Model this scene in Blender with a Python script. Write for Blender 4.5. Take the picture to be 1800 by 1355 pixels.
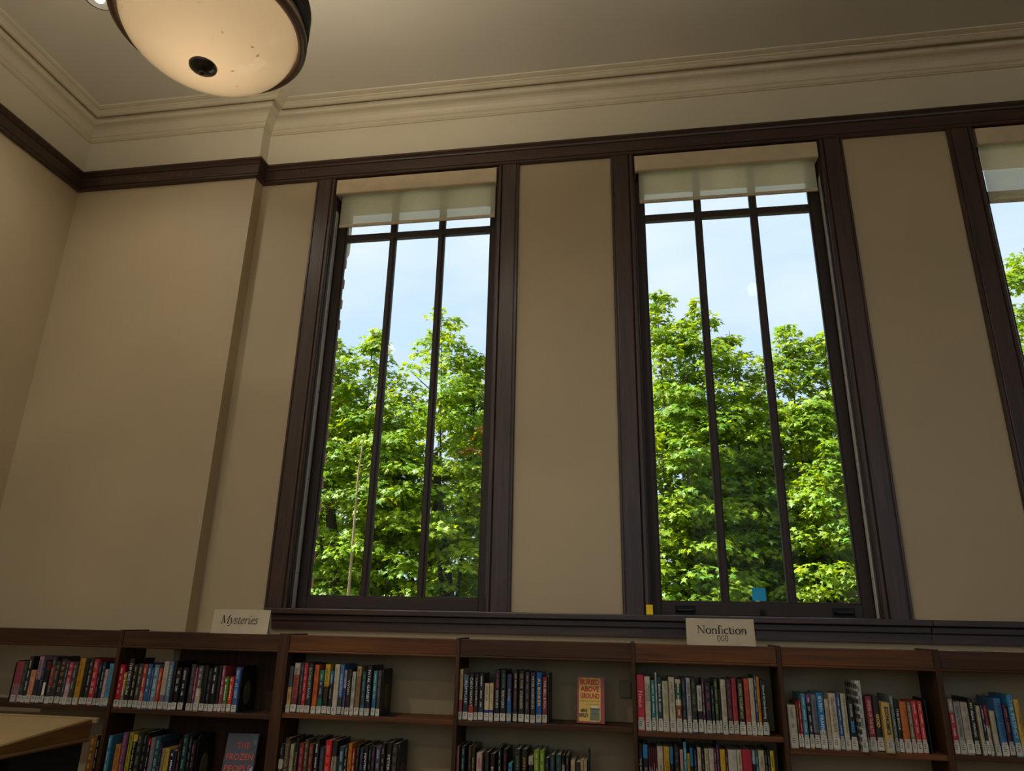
import bpy, bmesh, math, random
import numpy as np
from mathutils import Vector, Matrix

for o in list(bpy.data.objects):
    bpy.data.objects.remove(o, do_unlink=True)
S = bpy.context.scene
COL = S.collection

# ------------------------------------------------------------------ camera
W, H = 1800, 1355
FPX = 1257.128
YAW, PITCH, ROLL = (math.radians(a) for a in (9.56625, 18.55977, 1.23032))
CAMPOS = Vector((0.0, -3.6, 1.52))
_f = Vector((-math.sin(YAW) * math.cos(PITCH), math.cos(YAW) * math.cos(PITCH), math.sin(PITCH)))
_r = Vector((math.cos(YAW), math.sin(YAW), 0))
_u = _r.cross(_f)
CR = math.cos(ROLL) * _r + math.sin(ROLL) * _u
CU = -math.sin(ROLL) * _r + math.cos(ROLL) * _u
CF = _f
cam = bpy.data.cameras.new('camera')
cam.sensor_width = 36.0
cam.lens = 36.0 * FPX / W
cam.clip_end = 500
camo = bpy.data.objects.new('camera', cam)
COL.objects.link(camo)
camo.matrix_world = Matrix(((CR.x, CU.x, -CF.x, CAMPOS.x), (CR.y, CU.y, -CF.y, CAMPOS.y),
                            (CR.z, CU.z, -CF.z, CAMPOS.z), (0, 0, 0, 1)))
S.camera = camo

# ------------------------------------------------------------------ world, sun, exposure
world = bpy.data.worlds.new('sky')
S.world = world
world.use_nodes = True
nt = world.node_tree
nt.nodes.clear()
wo = nt.nodes.new('ShaderNodeOutputWorld')
bg = nt.nodes.new('ShaderNodeBackground')
tc = nt.nodes.new('ShaderNodeTexCoord')
mp = nt.nodes.new('ShaderNodeMapping')
mp.inputs['Scale'].default_value = (1.0, 1.0, 2.6)
mp.inputs['Rotation'].default_value = (0.25, 0.1, 0.5)
nz = nt.nodes.new('ShaderNodeTexNoise')
nz.inputs['Scale'].default_value = 2.2
nz.inputs['Detail'].default_value = 5
nz.inputs['Roughness'].default_value = 0.55
rp = nt.nodes.new('ShaderNodeValToRGB')
rp.color_ramp.elements[0].position = 0.36
rp.color_ramp.elements[0].color = (0.58, 0.77, 1.0, 1)
rp.color_ramp.elements[1].position = 0.66
rp.color_ramp.elements[1].color = (0.82, 0.91, 1.0, 1)
nt.links.new(tc.outputs['Generated'], mp.inputs['Vector'])
nt.links.new(mp.outputs['Vector'], nz.inputs['Vector'])
nt.links.new(nz.outputs['Fac'], rp.inputs['Fac'])
nt.links.new(rp.outputs['Color'], bg.inputs['Color'])
bg.inputs['Strength'].default_value = 1.12
nt.links.new(bg.outputs['Background'], wo.inputs['Surface'])

SUN_DIR = Vector((-0.55, -0.12, 0.83)).normalized()
sl = bpy.data.lights.new('sun', 'SUN')
sl.energy = 14.0
sl.angle = math.radians(0.8)
sl.color = (1.0, 0.95, 0.84)
so = bpy.data.objects.new('sun', sl)
COL.objects.link(so)
so.rotation_euler = SUN_DIR.to_track_quat('Z', 'Y').to_euler()

S.view_settings.view_transform = 'Standard'
S.view_settings.look = 'None'
S.view_settings.gamma = 1.0
S.view_settings.exposure = 0.0
S.view_settings.use_curve_mapping = False
S.cycles.use_denoising = True
S.cycles.max_bounces = 9
S.cycles.diffuse_bounces = 5
S.cycles.glossy_bounces = 3
S.cycles.transmission_bounces = 5
S.cycles.transparent_max_bounces = 12
S.cycles.sample_clamp_indirect = 4.0
S.cycles.caustics_reflective = False
S.cycles.caustics_refractive = False
DOWNLIGHT_W = 96.0
PENDANT_W = 45.0
OPAL_T = 0.069                   # how much light the opal glass lets through
random.seed(7)
RNG = np.random.default_rng(11)

# ------------------------------------------------------------------ pixel helpers (measure once, place in the world)
def ray(px, py):
    return CF * FPX + CR * (px - W / 2) - CU * (py - H / 2)
def aty(px, py, y):
    d = ray(px, py)
    return CAMPOS + d * ((y - CAMPOS.y) / d.y)

# ------------------------------------------------------------------ colours and materials
def lin(h):
    h = h.lstrip('#')
    out = []
    for i in (0, 2, 4):
        c = int(h[i:i + 2], 16) / 255
        out.append(c / 12.92 if c <= 0.04045 else ((c + 0.055) / 1.055) ** 2.4)
    return (out[0], out[1], out[2], 1.0)
MATS = {}
def mat(name):
    m = bpy.data.materials.new(name)
    m.use_nodes = True
    n = m.node_tree
    n.nodes.clear()
    out = n.nodes.new('ShaderNodeOutputMaterial')
    b = n.nodes.new('ShaderNodeBsdfPrincipled')
    n.links.new(b.outputs['BSDF'], out.inputs['Surface'])
    MATS[name] = m
    return m, n, b, out
def add_noise(n, coord, scale, detail=3, mscale=(1, 1, 1)):
    t = n.nodes.new('ShaderNodeTexCoord')
    mpn = n.nodes.new('ShaderNodeMapping')
    mpn.inputs['Scale'].default_value = mscale
    z = n.nodes.new('ShaderNodeTexNoise')
    z.inputs['Scale'].default_value = scale
    z.inputs['Detail'].default_value = detail
    n.links.new(t.outputs[coord], mpn.inputs['Vector'])
    oi = n.nodes.new('ShaderNodeObjectInfo')
    va = n.nodes.new('ShaderNodeVectorMath')
    va.operation = 'MULTIPLY_ADD'
    va.inputs[1].default_value = (17.0, 23.0, 31.0)
    n.links.new(oi.outputs['Random'], va.inputs[0])
    n.links.new(mpn.outputs['Vector'], va.inputs[2])
    n.links.new(va.outputs['Vector'], z.inputs['Vector'])
    return z
def ramp(n, src, stops):
    r = n.nodes.new('ShaderNodeValToRGB')
    e = r.color_ramp.elements
    e[0].position, e[0].color = stops[0]
    e[1].position, e[1].color = stops[-1]
    for p, c in stops[1:-1]:
        k = e.new(p)
        k.color = c
    n.links.new(src, r.inputs['Fac'])
    return r
def bump(n, b, src, strength, dist=0.002):
    k = n.nodes.new('ShaderNodeBump')
    k.inputs['Strength'].default_value = strength
    k.inputs['Distance'].default_value = dist
    n.links.new(src, k.inputs['Height'])
    n.links.new(k.outputs['Normal'], b.inputs['Normal'])
def paint(name, hexa, rough=0.6, var=0.06, scale=3.0):
    m, n, b, out = mat(name)
    c = lin(hexa)
    z = add_noise(n, 'Object', scale, 4)
    lo = tuple(v * (1 - var) for v in c[:3]) + (1,)
    hi = tuple(min(1, v * (1 + var)) for v in c[:3]) + (1,)
    r = ramp(n, z.outputs['Fac'], [(0.3, lo), (0.7, hi)])
    n.links.new(r.outputs['Color'], b.inputs['Base Color'])
    b.inputs['Roughness'].default_value = rough
    z2 = add_noise(n, 'Object', 55, 3)
    bump(n, b, z2.outputs['Fac'], 0.12)
    return m
def wood(name, dark, light, axis, rough=0.42, coat=0.25, flake=True):
    m, n, b, out = mat(name)
    sc = {'x': (0.55, 9, 9), 'y': (9, 0.55, 9), 'z': (9, 9, 0.55)}[axis]
    z = add_noise(n, 'Object', 5.0, 6, sc)
    z.inputs['Distortion'].default_value = 0.6
    r = ramp(n, z.outputs['Fac'], [(0.28, lin(dark)), (0.74, lin(light))])
    sc2 = {'x': (0.6, 60, 60), 'y': (60, 0.6, 60), 'z': (60, 60, 0.6)}[axis]
    z2 = add_noise(n, 'Object', 4.0, 2, sc2)
    mx = n.nodes.new('ShaderNodeMix')
    mx.data_type = 'RGBA'
    mx.blend_type = 'MULTIPLY'
    mx.inputs[0].default_value = 0.55
    r2 = ramp(n, z2.outputs['Fac'], [(0.35, (0.45, 0.45, 0.45, 1)), (0.62, (1, 1, 1, 1))])
    n.links.new(r.outputs['Color'], mx.inputs[6])
    n.links.new(r2.outputs['Color'], mx.inputs[7])
    n.links.new(mx.outputs[2], b.inputs['Base Color'])
    b.inputs['Specular IOR Level'].default_value = 0.5 if name.startswith('trim') else 0.3
    b.inputs['Roughness'].default_value = rough
    b.inputs['Coat Weight'].default_value = coat
    b.inputs['Coat Roughness'].default_value = 0.3
    bump(n, b, z2.outputs['Fac'], 0.18, 0.001)
    return m
def plain(name, hexa, rough=0.5, metal=0.0, coat=0.0):
    m, n, b, out = mat(name)
    z = add_noise(n, 'Object', 14, 3)
    c = lin(hexa)
    r = ramp(n, z.outputs['Fac'], [(0.3, tuple(v * 0.92 for v in c[:3]) + (1,)), (0.7, tuple(min(1, v * 1.06) for v in c[:3]) + (1,))])
    n.links.new(r.outputs['Color'], b.inputs['Base Color'])
    b.inputs['Roughness'].default_value = rough
    b.inputs['Metallic'].default_value = metal
    b.inputs['Coat Weight'].default_value = coat
    return m

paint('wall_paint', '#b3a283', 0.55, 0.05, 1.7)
paint('shelf_wall_shaded', '#a3916f', 0.6, 0.05, 1.7)  # wall tan darkened: the shade inside the shelves is put into the colour
paint('frieze_paint', '#c8bfa8', 0.6, 0.04, 1.7)
paint('ceiling_paint', '#cac3b3', 0.65, 0.03, 1.2)
paint('cornice_paint', '#c6bba2', 0.5, 0.05, 4)
for a in 'xyz':
    wood('trim_oak_' + a, '#291a14', '#4d3328', a, 0.42, 0.22)
    wood('case_oak_' + a, '#4b2b13', '#734620', a, 0.58, 0.04)
    wood('case_dark_' + a, '#341e10', '#52331a', a, 0.58, 0.04)
    wood('stand_oak_' + a, '#4e3416', '#785326', a, 0.4, 0.3)
paint('floor_carpet', '#857a6e', 0.9, 0.1, 6)
plain('scuffed_wood', '#7a5a48', 0.7)
plain('sash_paint', '#2e211c', 0.6)
plain('track_metal', '#d6d4cf', 0.5, 0.1)
plain('black_iron', '#141213', 0.4, 0.6)
plain('black_enamel', '#15181a', 0.45, 0.1)
plain('bronze', '#665041', 0.42, 0.2, 0.2)
plain('dark_bronze', '#2b221d', 0.28, 0.3, 0.5)
plain('dull_brass', '#8f8775', 0.4, 0.8)
plain('valance_vinyl', '#c6b596', 0.5)
plain('stone', '#b9b09a', 0.85)
plain('mortar', '#8a8178', 0.9)
plain('paving', '#98928c', 0.9)
plain('paper', '#bdb199', 0.75)
plain('ink', '#211a0e', 0.8)
plain('yellow_note', '#ffd312', 0.7)
plain('blue_note', '#16a3dc', 0.7)
plain('outlet_plate', '#85775a', 0.5)
plain('stand_top', '#84704c', 0.5)
plain('bark', '#4a4238', 0.9)
plain('twig', '#8a7a5c', 0.8)
plain('medallion', '#4d4a36', 0.6)
plain('pages', '#cfc4a6', 0.85)

m, n, b, out = mat('brick')
z = add_noise(n, 'Object', 9, 3)
r = ramp(n, z.outputs['Fac'], [(0.3, lin('#6e4035')), (0.7, lin('#a5705c'))])
n.links.new(r.outputs['Color'], b.inputs['Base Color'])
b.inputs['Roughness'].default_value = 0.9

m, n, b, out = mat('book_cover')
at = n.nodes.new('ShaderNodeAttribute')
at.attribute_name = 'Col'
z = add_noise(n, 'Object', 45, 4)
mx = n.nodes.new('ShaderNodeMix'); mx.data_type = 'RGBA'; mx.blend_type = 'MULTIPLY'; mx.inputs[0].default_value = 1.0
r = ramp(n, z.outputs['Fac'], [(0.25, (0.52, 0.52, 0.52, 1)), (0.7, (0.80, 0.80, 0.80, 1))])
n.links.new(at.outputs['Color'], mx.inputs[6]); n.links.new(r.outputs['Color'], mx.inputs[7])
n.links.new(mx.outputs[2], b.inputs['Base Color'])
b.inputs['Roughness'].default_value = 0.38
b.inputs['Coat Weight'].default_value = 0.35
b.inputs['Coat Roughness'].default_value = 0.2

m, n, b, out = mat('book_print')
at = n.nodes.new('ShaderNodeAttribute'); at.attribute_name = 'Col'
z = add_noise(n, 'Object', 60, 2)
mx = n.nodes.new('ShaderNodeMix'); mx.data_type = 'RGBA'; mx.blend_type = 'MULTIPLY'; mx.inputs[0].default_value = 0.3
n.links.new(at.outputs['Color'], mx.inputs[6]); n.links.new(z.outputs['Fac'], mx.inputs[7])
n.links.new(at.outputs['Color'], b.inputs['Base Color'])
b.inputs['Roughness'].default_value = 0.6

# thin window glass: mostly clear with a weak mirror
m, n, b, out = mat('glass')
n.nodes.remove(b)
tr = n.nodes.new('ShaderNodeBsdfTransparent'); tr.inputs['Color'].default_value = (0.95, 0.97, 0.96, 1)
gl = n.nodes.new('ShaderNodeBsdfGlossy'); gl.inputs['Roughness'].default_value = 0.02
fr = n.nodes.new('ShaderNodeFresnel'); fr.inputs['IOR'].default_value = 1.14
ms = n.nodes.new('ShaderNodeMixShader')
n.links.new(fr.outputs['Fac'], ms.inputs['Fac']); n.links.new(tr.outputs['BSDF'], ms.inputs[1]); n.links.new(gl.outputs['BSDF'], ms.inputs[2])
n.links.new(ms.outputs['Shader'], out.inputs['Surface'])

# roller shade cloth: scatters light through and is a little open
m, n, b, out = mat('shade_cloth')
n.nodes.remove(b)
df = n.nodes.new('ShaderNodeBsdfDiffuse'); df.inputs['Color'].default_value = lin('#d8d1bd')
tl = n.nodes.new('ShaderNodeBsdfTranslucent'); tl.inputs['Color'].default_value = lin('#f0ead8')
tr = n.nodes.new('ShaderNodeBsdfTransparent'); tr.inputs['Color'].default_value = (0.97, 0.93, 0.84, 1)
wv = add_noise(n, 'Object', 90, 1)
m1 = n.nodes.new('ShaderNodeMixShader'); m1.inputs['Fac'].default_value = 0.60
m2 = n.nodes.new('ShaderNodeMixShader')
r = ramp(n, wv.outputs['Fac'], [(0.3, (0.40, 0.40, 0.40, 1)), (0.7, (0.44, 0.44, 0.44, 1))])
n.links.new(df.outputs['BSDF'], m1.inputs[1]); n.links.new(tl.outputs['BSDF'], m1.inputs[2])
n.links.new(r.outputs['Color'], m2.inputs['Fac']); n.links.new(m1.outputs['Shader'], m2.inputs[1]); n.links.new(tr.outputs['BSDF'], m2.inputs[2])
n.links.new(m2.outputs['Shader'], out.inputs['Surface'])

# opal bowl glass: lit from within by its bulb
m, n, b, out = mat('opal_glass')
n.nodes.remove(b)
df = n.nodes.new('ShaderNodeBsdfDiffuse'); df.inputs['Color'].default_value = lin('#e6d3ad')
tl = n.nodes.new('ShaderNodeBsdfTranslucent')
sp = add_noise(n, 'Object', 42, 2)
r = ramp(n, sp.outputs['Fac'], [(0.24, tuple(v * OPAL_T for v in lin('#a88456')[:3]) + (1,)), (0.30, tuple(v * OPAL_T for v in lin('#f8dcb6')[:3]) + (1,))])
n.links.new(r.outputs['Color'], tl.inputs['Color'])
gl = n.nodes.new('ShaderNodeBsdfGlossy'); gl.inputs['Roughness'].default_value = 0.06
m1 = n.nodes.new('ShaderNodeMixShader'); m1.inputs['Fac'].default_value = 0.6
fr = n.nodes.new('ShaderNodeFresnel'); fr.inputs['IOR'].default_value = 1.45
m2 = n.nodes.new('ShaderNodeMixShader')
n.links.new(df.outputs['BSDF'], m1.inputs[1]); n.links.new(tl.outputs['BSDF'], m1.inputs[2])
n.links.new(fr.outputs['Fac'], m2.inputs['Fac']); n.links.new(m1.outputs['Shader'], m2.inputs[1]); n.links.new(gl.outputs['BSDF'], m2.inputs[2])
n.links.new(m2.outputs['Shader'], out.inputs['Surface'])

m, n, b, out = mat('bulb_glow')
n.nodes.remove(b)
em = n.nodes.new('ShaderNodeEmission'); em.inputs['Color'].default_value = (1.0, 0.93, 0.78, 1); em.inputs['Strength'].default_value = 5.0
n.links.new(em.outputs['Emission'], out.inputs['Surface'])

# maple leaves: green varies leaf by leaf, light passes through
m, n, b, out = mat('leaf')
n.nodes.remove(b)
at = n.nodes.new('ShaderNodeAttribute'); at.attribute_name = 'Col'
df = n.nodes.new('ShaderNodeBsdfDiffuse')
tl = n.nodes.new('ShaderNodeBsdfTranslucent')
gl = n.nodes.new('ShaderNodeBsdfGlossy'); gl.inputs['Roughness'].default_value = 0.5
hs = n.nodes.new('ShaderNodeMix'); hs.data_type = 'RGBA'; hs.blend_type = 'MULTIPLY'; hs.inputs[0].default_value = 1.0
hs.inputs[7].default_value = (1.6, 1.32, 0.35, 1)
n.links.new(at.outputs['Color'], df.inputs['Color']); n.links.new(at.outputs['Color'], hs.inputs[6]); n.links.new(hs.outputs[2], tl.inputs['Color'])
m1 = n.nodes.new('ShaderNodeMixShader'); m1.inputs['Fac'].default_value = 0.45
m2 = n.nodes.new('ShaderNodeMixShader'); m2.inputs['Fac'].default_value = 0.03
n.links.new(df.outputs['BSDF'], m1.inputs[1]); n.links.new(tl.outputs['BSDF'], m1.inputs[2])
n.links.new(m1.outputs['Shader'], m2.inputs[1]); n.links.new(gl.outputs['BSDF'], m2.inputs[2])
n.links.new(m2.outputs['Shader'], out.inputs['Surface'])

# ------------------------------------------------------------------ mesh helpers
class MB:
    def __init__(s):
        s.v = []; s.f = []; s.c = []
    def face(s, idx, col=None):
        s.f.append(tuple(idx)); s.c.append(col)
    def box(s, x0, x1, y0, y1, z0, z1, col=None):
        k = len(s.v)
        s.v += [(x0, y0, z0), (x1, y0, z0), (x1, y1, z0), (x0, y1, z0), (x0, y0, z1), (x1, y0, z1), (x1, y1, z1), (x0, y1, z1)]
        for q in ((0, 3, 2, 1), (4, 5, 6, 7), (0, 1, 5, 4), (1, 2, 6, 5), (2, 3, 7, 6), (3, 0, 4, 7)):
            s.face([k + i for i in q], col)
        return s
    def prism(s, poly, axis, a, b2, col=None):
        """poly: 2-D outline; swept along axis from a to b2. axis x: (y,z), y: (x,z), z: (x,y)"""
        k = len(s.v); m_ = len(poly)
        for t in (a, b2):
            for p, q in poly:
                s.v.append({'x': (t, p, q), 'y': (p, t, q), 'z': (p, q, t)}[axis])
        s.face(list(range(k, k + m_))[::-1], col); s.face(range(k + m_, k + 2 * m_), col)
        for i in range(m_):
            j = (i + 1) % m_
            s.face((k + i, k + j, k + m_ + j, k + m_ + i), col)
        return s
    def lathe(s, prof, cx, cy, seg=48, cap0=False, cap1=False):
        k = len(s.v); m_ = len(prof)
        for i in range(seg):
            a = 2 * math.pi * i / seg
            for r_, z_ in prof:
                s.v.append((cx + r_ * math.cos(a), cy + r_ * math.sin(a), z_))
        for i in range(seg):
            j = (i + 1) % seg
            for q in range(m_ - 1):
                s.face((k + i * m_ + q, k + j * m_ + q, k + j * m_ + q + 1, k + i * m_ + q + 1))
        if cap0: s.face([k + i * m_ for i in range(seg)][::-1])
        if cap1: s.face([k + i * m_ + m_ - 1 for i in range(seg)])
        return s
    def tube(s, pts, rad, seg=8):
        pts = [Vector(p) for p in pts]
        k = len(s.v)
        n_ = len(pts)
        rads = rad if isinstance(rad, (list, tuple)) else [rad] * n_
        for i, p in enumerate(pts):
            d = (pts[min(i + 1, n_ - 1)] - pts[max(i - 1, 0)]).normalized()
            ref = Vector((0, 0, 1)) if abs(d.z) < 0.9 else Vector((1, 0, 0))
            a = d.cross(ref).normalized(); b_ = d.cross(a)
            for q in range(seg):
                t = 2 * math.pi * q / seg
                s.v.append(tuple(p + (a * math.cos(t) + b_ * math.sin(t)) * rads[i]))
        for i in range(n_ - 1):
            for q in range(seg):
                w_ = (q + 1) % seg
                s.face((k + i * seg + q, k + i * seg + w_, k + (i + 1) * seg + w_, k + (i + 1) * seg + q))
        s.face(range(k, k + seg)); s.face(range(k + (n_ - 1) * seg, k + n_ * seg))
        return s
    def sweep(s, prof, path, cap=True):
        """prof: closed list of (out, z); path: plan polyline, the room on its right"""
        k = len(s.v); n_ = len(path); m_ = len(prof)
        nr = []
        for i in range(n_ - 1):
            dx, dy = path[i + 1][0] - path[i][0], path[i + 1][1] - path[i][1]
            l = math.hypot(dx, dy)
            nr.append((dy / l, -dx / l))
        for i, (x, y) in enumerate(path):
            if i == 0: mx_, my_ = nr[0]
            elif i == n_ - 1: mx_, my_ = nr[-1]
            else:
                ax, ay = nr[i - 1]; bx, by = nr[i]
                d = 1 + ax * bx + ay * by
                mx_, my_ = (ax + bx) / d, (ay + by) / d
            for o_, z_ in prof:
                s.v.append((x + mx_ * o_, y + my_ * o_, z_))
        for i in range(n_ - 1):
            for q in range(m_):
                w_ = (q + 1) % m_
                s.face((k + i * m_ + q, k + i * m_ + w_, k + (i + 1) * m_ + w_, k + (i + 1) * m_ + q))
        if cap:
            s.face(range(k, k + m_)); s.face(range(k + (n_ - 1) * m_, k + n_ * m_))
        return s
    def mesh(s, name, material, smooth=False):
        me = bpy.data.meshes.new(name)
        me.from_pydata([tuple(v) for v in s.v], [], s.f)
        me.materials.append(MATS[material])
        if any(c is not None for c in s.c):
            at_ = me.attributes.new('Col', 'FLOAT_COLOR', 'FACE')
            flat = []
            for c in s.c:
                flat += list(c if c is not None else (0.5, 0.5, 0.5, 1))
            at_.data.foreach_set('color', flat)
        bm_ = bmesh.new(); bm_.from_mesh(me)
        bmesh.ops.recalc_face_normals(bm_, faces=bm_.faces)
        bm_.to_mesh(me); bm_.free()
        if smooth:
            for p in me.polygons: p.use_smooth = True
        return me
    def build(s, name, material, parent=None, bevel=0.0, smooth=False, loc=None):
        return put(name, s.mesh(name, material, smooth), parent, bevel, loc)
def put(name, me, parent=None, bevel=0.0, loc=None):
    o = bpy.data.objects.new(name, me)
    COL.objects.link(o)
    if parent is not None:
        o.parent = parent
    if loc is not None:
        o.location = loc
    if bevel:
        md = o.modifiers.new('soft_edges', 'BEVEL')
        md.width = bevel; md.segments = 2; md.limit_method = 'ANGLE'; md.angle_limit = math.radians(40)
    return o
def empty(name, loc=(0, 0, 0)):
    o = bpy.data.objects.new(name, None)
    o.empty_display_size = 0.05
    COL.objects.link(o)
    o.location = loc
    return o
def tag(o, label=None, cat=None, group=None, kind=None):
    if label: o['label'] = label
    if cat: o['category'] = cat
    if group: o['group'] = group
    if kind: o['kind'] = kind
    return o
def box(name, m_, x0, x1, y0, y1, z0, z1, parent=None, bevel=0.0):
    """a box whose origin is its own centre, so grain and noise differ piece by piece"""
    c = ((x0 + x1) / 2, (y0 + y1) / 2, (z0 + z1) / 2)
    hx, hy, hz = (x1 - x0) / 2, (y1 - y0) / 2, (z1 - z0) / 2
    p = c
    if parent is not None:
        p = tuple(a - b_ for a, b_ in zip(c, parent.location)) if parent.parent is None else tuple(
            a - b_ - d for a, b_, d in zip(c, parent.location, parent.parent.location))
    return MB().box(-hx, hx, -hy, hy, -hz, hz).build(name, m_, parent, bevel, False, p)

# ================================================================== the room
XL, XR, YB, ZC = -3.485, 7.0, -6.5, 4.64        # left wall, right wall, back wall, ceiling
PX, PY = -2.24, -0.09                           # corner of the shallow pilaster beside the left wall
RAIL0, RAIL1 = 4.137, 4.266                     # picture rail
SILL = 1.581
HEAD = 4.135
WIN = [-1.228 + 1.819 * i for i in range(3)]    # window centres
HALF = 0.515                                    # half of a window opening
CAS = 0.125

def struct(o):
    o['kind'] = 'structure'
    return o
struct(box('floor', 'floor_carpet', XL - 0.2, XR + 0.2, YB - 0.2, 0.16, -0.1, 0.0))
struct(box('ceiling', 'ceiling_paint', XL - 0.2, XR + 0.2, YB - 0.2, 0.42, ZC, ZC + 0.15))

def wall_pieces(mb, xs, y0, y1, z0, z1, hz0, hz1):
    """solid wall from xs[0] to xs[-1] with openings xs[1]-xs[2], xs[3]-xs[4], ..."""
    for i in range(0, len(xs) - 1):
        if i % 2 == 0:
            mb.box(xs[i], xs[i + 1], y0, y1, z0, z1)
        else:
            if hz0 > z0: mb.box(xs[i], xs[i + 1], y0, y1, z0, hz0)
            if hz1 < z1: mb.box(xs[i], xs[i + 1], y0, y1, hz1, z1)
OPEN = []
for c in WIN:
    OPEN += [c - HALF, c + HALF]
# window wall: tan field below the rail, cream frieze above it
mb = MB()
wall_pieces(mb, [PX] + OPEN + [4.6, 5.63, XR], 0.0, 0.16, 0.0, 4.2, SILL - 0.03, HEAD)
struct(mb.build('wall_front', 'wall_paint'))
struct(MB().box(PX, XR, 0.0, 0.16, 4.2, ZC).build('wall_front_frieze', 'frieze_paint'))
struct(box('wall_front_pilaster', 'wall_paint', XL, PX, PY, 0.16, 0, 4.2))
struct(box('wall_front_pilaster_frieze', 'frieze_paint', XL, PX, PY, 0.16, 4.2, ZC))
struct(box('wall_front_lower', 'shelf_wall_shaded', PX, XR, -0.155, 0.0, 0, 1.44))
struct(box('wall_left', 'wall_paint', XL - 0.2, XL, YB, 0.16, 0, 4.2))
struct(box('wall_left_frieze', 'frieze_paint', XL - 0.2, XL, YB, 0.16, 4.2, ZC))
struct(box('wall_right', 'wall_paint', XR, XR + 0.2, YB, 0.16, 0, ZC))
BACKW = [-2.9, -1.4, -1.05, 0.45, 0.8, 2.3, 2.65, 4.15, 4.5, 6.0]  # unseen back windows, count and size chosen to brighten the room with daylight
BZ0 = 1.5
mb = MB()
wall_pieces(mb, [XL - 0.2] + BACKW + [XR + 0.2], YB - 0.3, YB, 0.0, ZC, BZ0, HEAD)
struct(mb.build('wall_back', 'wall_paint'))
for i in range(len(BACKW) // 2):
    a, b_ = BACKW[2 * i], BACKW[2 * i + 1]
    wn = struct(empty('window_%d' % (i + 4), (a, YB, BZ0)))
    fr_ = MB()
    for x in (a, a + (b_ - a) / 3 - 0.02, a + 2 * (b_ - a) / 3 - 0.02, b_ - 0.05):
        fr_.box(x - a, x - a + 0.05, -0.16, -0.11, 0, HEAD - BZ0)
    for z_ in (0, 2.1, HEAD - BZ0 - 0.05):
        fr_.box(0, b_ - a, -0.165, -0.105, z_, z_ + 0.05)
    fr_.build('sash_frame', 'sash_paint', wn)
    MB().box(0, b_ - a, -0.14, -0.135, 0, HEAD - BZ0).build('pane', 'glass', wn)

# picture rail and plaster cornice follow the left wall, the pilaster and the window wall
PATH = [(XL, YB + 0.02), (XL, PY), (PX, PY), (PX, 0.0), (XR - 0.02, 0.0)]
rail = [(0, RAIL0), (0.020, RAIL0), (0.026, RAIL0 + 0.005), (0.026, RAIL0 + 0.014), (0.020, RAIL0 + 0.019), (0.017, RAIL0 + 0.021),
        (0.017, RAIL0 + 0.024), (0.021, RAIL0 + 0.026), (0.021, RAIL0 + 0.089), (0.017, RAIL0 + 0.091), (0.017, RAIL0 + 0.094), (0.023, RAIL0 + 0.097), (0.026, RAIL0 + 0.106),
        (0.036, RAIL0 + 0.114), (0.040, RAIL0 + 0.117), (0.040, RAIL1), (0, RAIL1)]
struct(MB().sweep(rail, PATH).build('trim_1', 'trim_oak_x'))
# pale scuffs rubbed into the rail
RAILO = bpy.data.objects['trim_1']
for gx, gy, n_, w_ in ((190, 318, 3, 2.5), (252, 313, 5, 3.0), (312, 306, 5, 2.6), (337, 304, 2, 2.4), (534, 301, 4, 3.2)):
    yy = (PY if gx < 455 else 0.0) - 0.0213
    sc_ = MB()
    for k in range(n_):
        px_ = gx + (k - n_ / 2) * w_ * 1.6 + random.uniform(-1, 1)
        c0 = aty(px_, gy, yy)
        hh = random.uniform(0.010, 0.024)
        sc_.prism([(c0.x - 0.0015, c0.z - hh), (c0.x + 0.0015, c0.z - hh * 0.8), (c0.x + 0.003, c0.z + hh), (c0.x + 0.0005, c0.z + hh * 0.7)], 'y', yy - 0.0002, yy + 0.0004)
    sc_.build('scuff_marks', 'scuffed_wood', RAILO)['kind'] = 'stuff'
ZB = 4.515
def arc(cx, cz, r, a0, a1, n_):
    return [(cx + r * math.cos(math.radians(a0 + (a1 - a0) * i / n_)), cz + r * math.sin(math.radians(a0 + (a1 - a0) * i / n_))) for i in range(n_ + 1)]
corn = [(0, ZB), (0.010, ZB), (0.010, ZB + 0.007), (0.015, ZB + 0.009), (0.016, ZB + 0.030), (0.023, ZB + 0.033), (0.024, ZB + 0.040),
        (0.028, ZB + 0.052), (0.036, ZB + 0.066), (0.048, ZB + 0.077), (0.062, ZB + 0.083), (0.076, ZB + 0.084), (0.088, ZB + 0.087), (0.094, ZB + 0.093), (0.096, ZB + 0.100),
        (0.096, ZB + 0.121), (0.120, ZB + 0.121), (0.121, ZB + 0.104), (0.127, ZB + 0.098), (0.138, ZB + 0.097), (0.148, ZB + 0.101), (0.158, ZB + 0.108), (0.166, ZB + 0.110), (0.168, ZB + 0.114),
        (0.190, ZB + 0.117), (0.200, ZB + 0.120), (0.203, ZC), (0, ZC)]
struct(MB().sweep(corn, PATH).build('trim_2', 'cornice_paint'))

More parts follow.
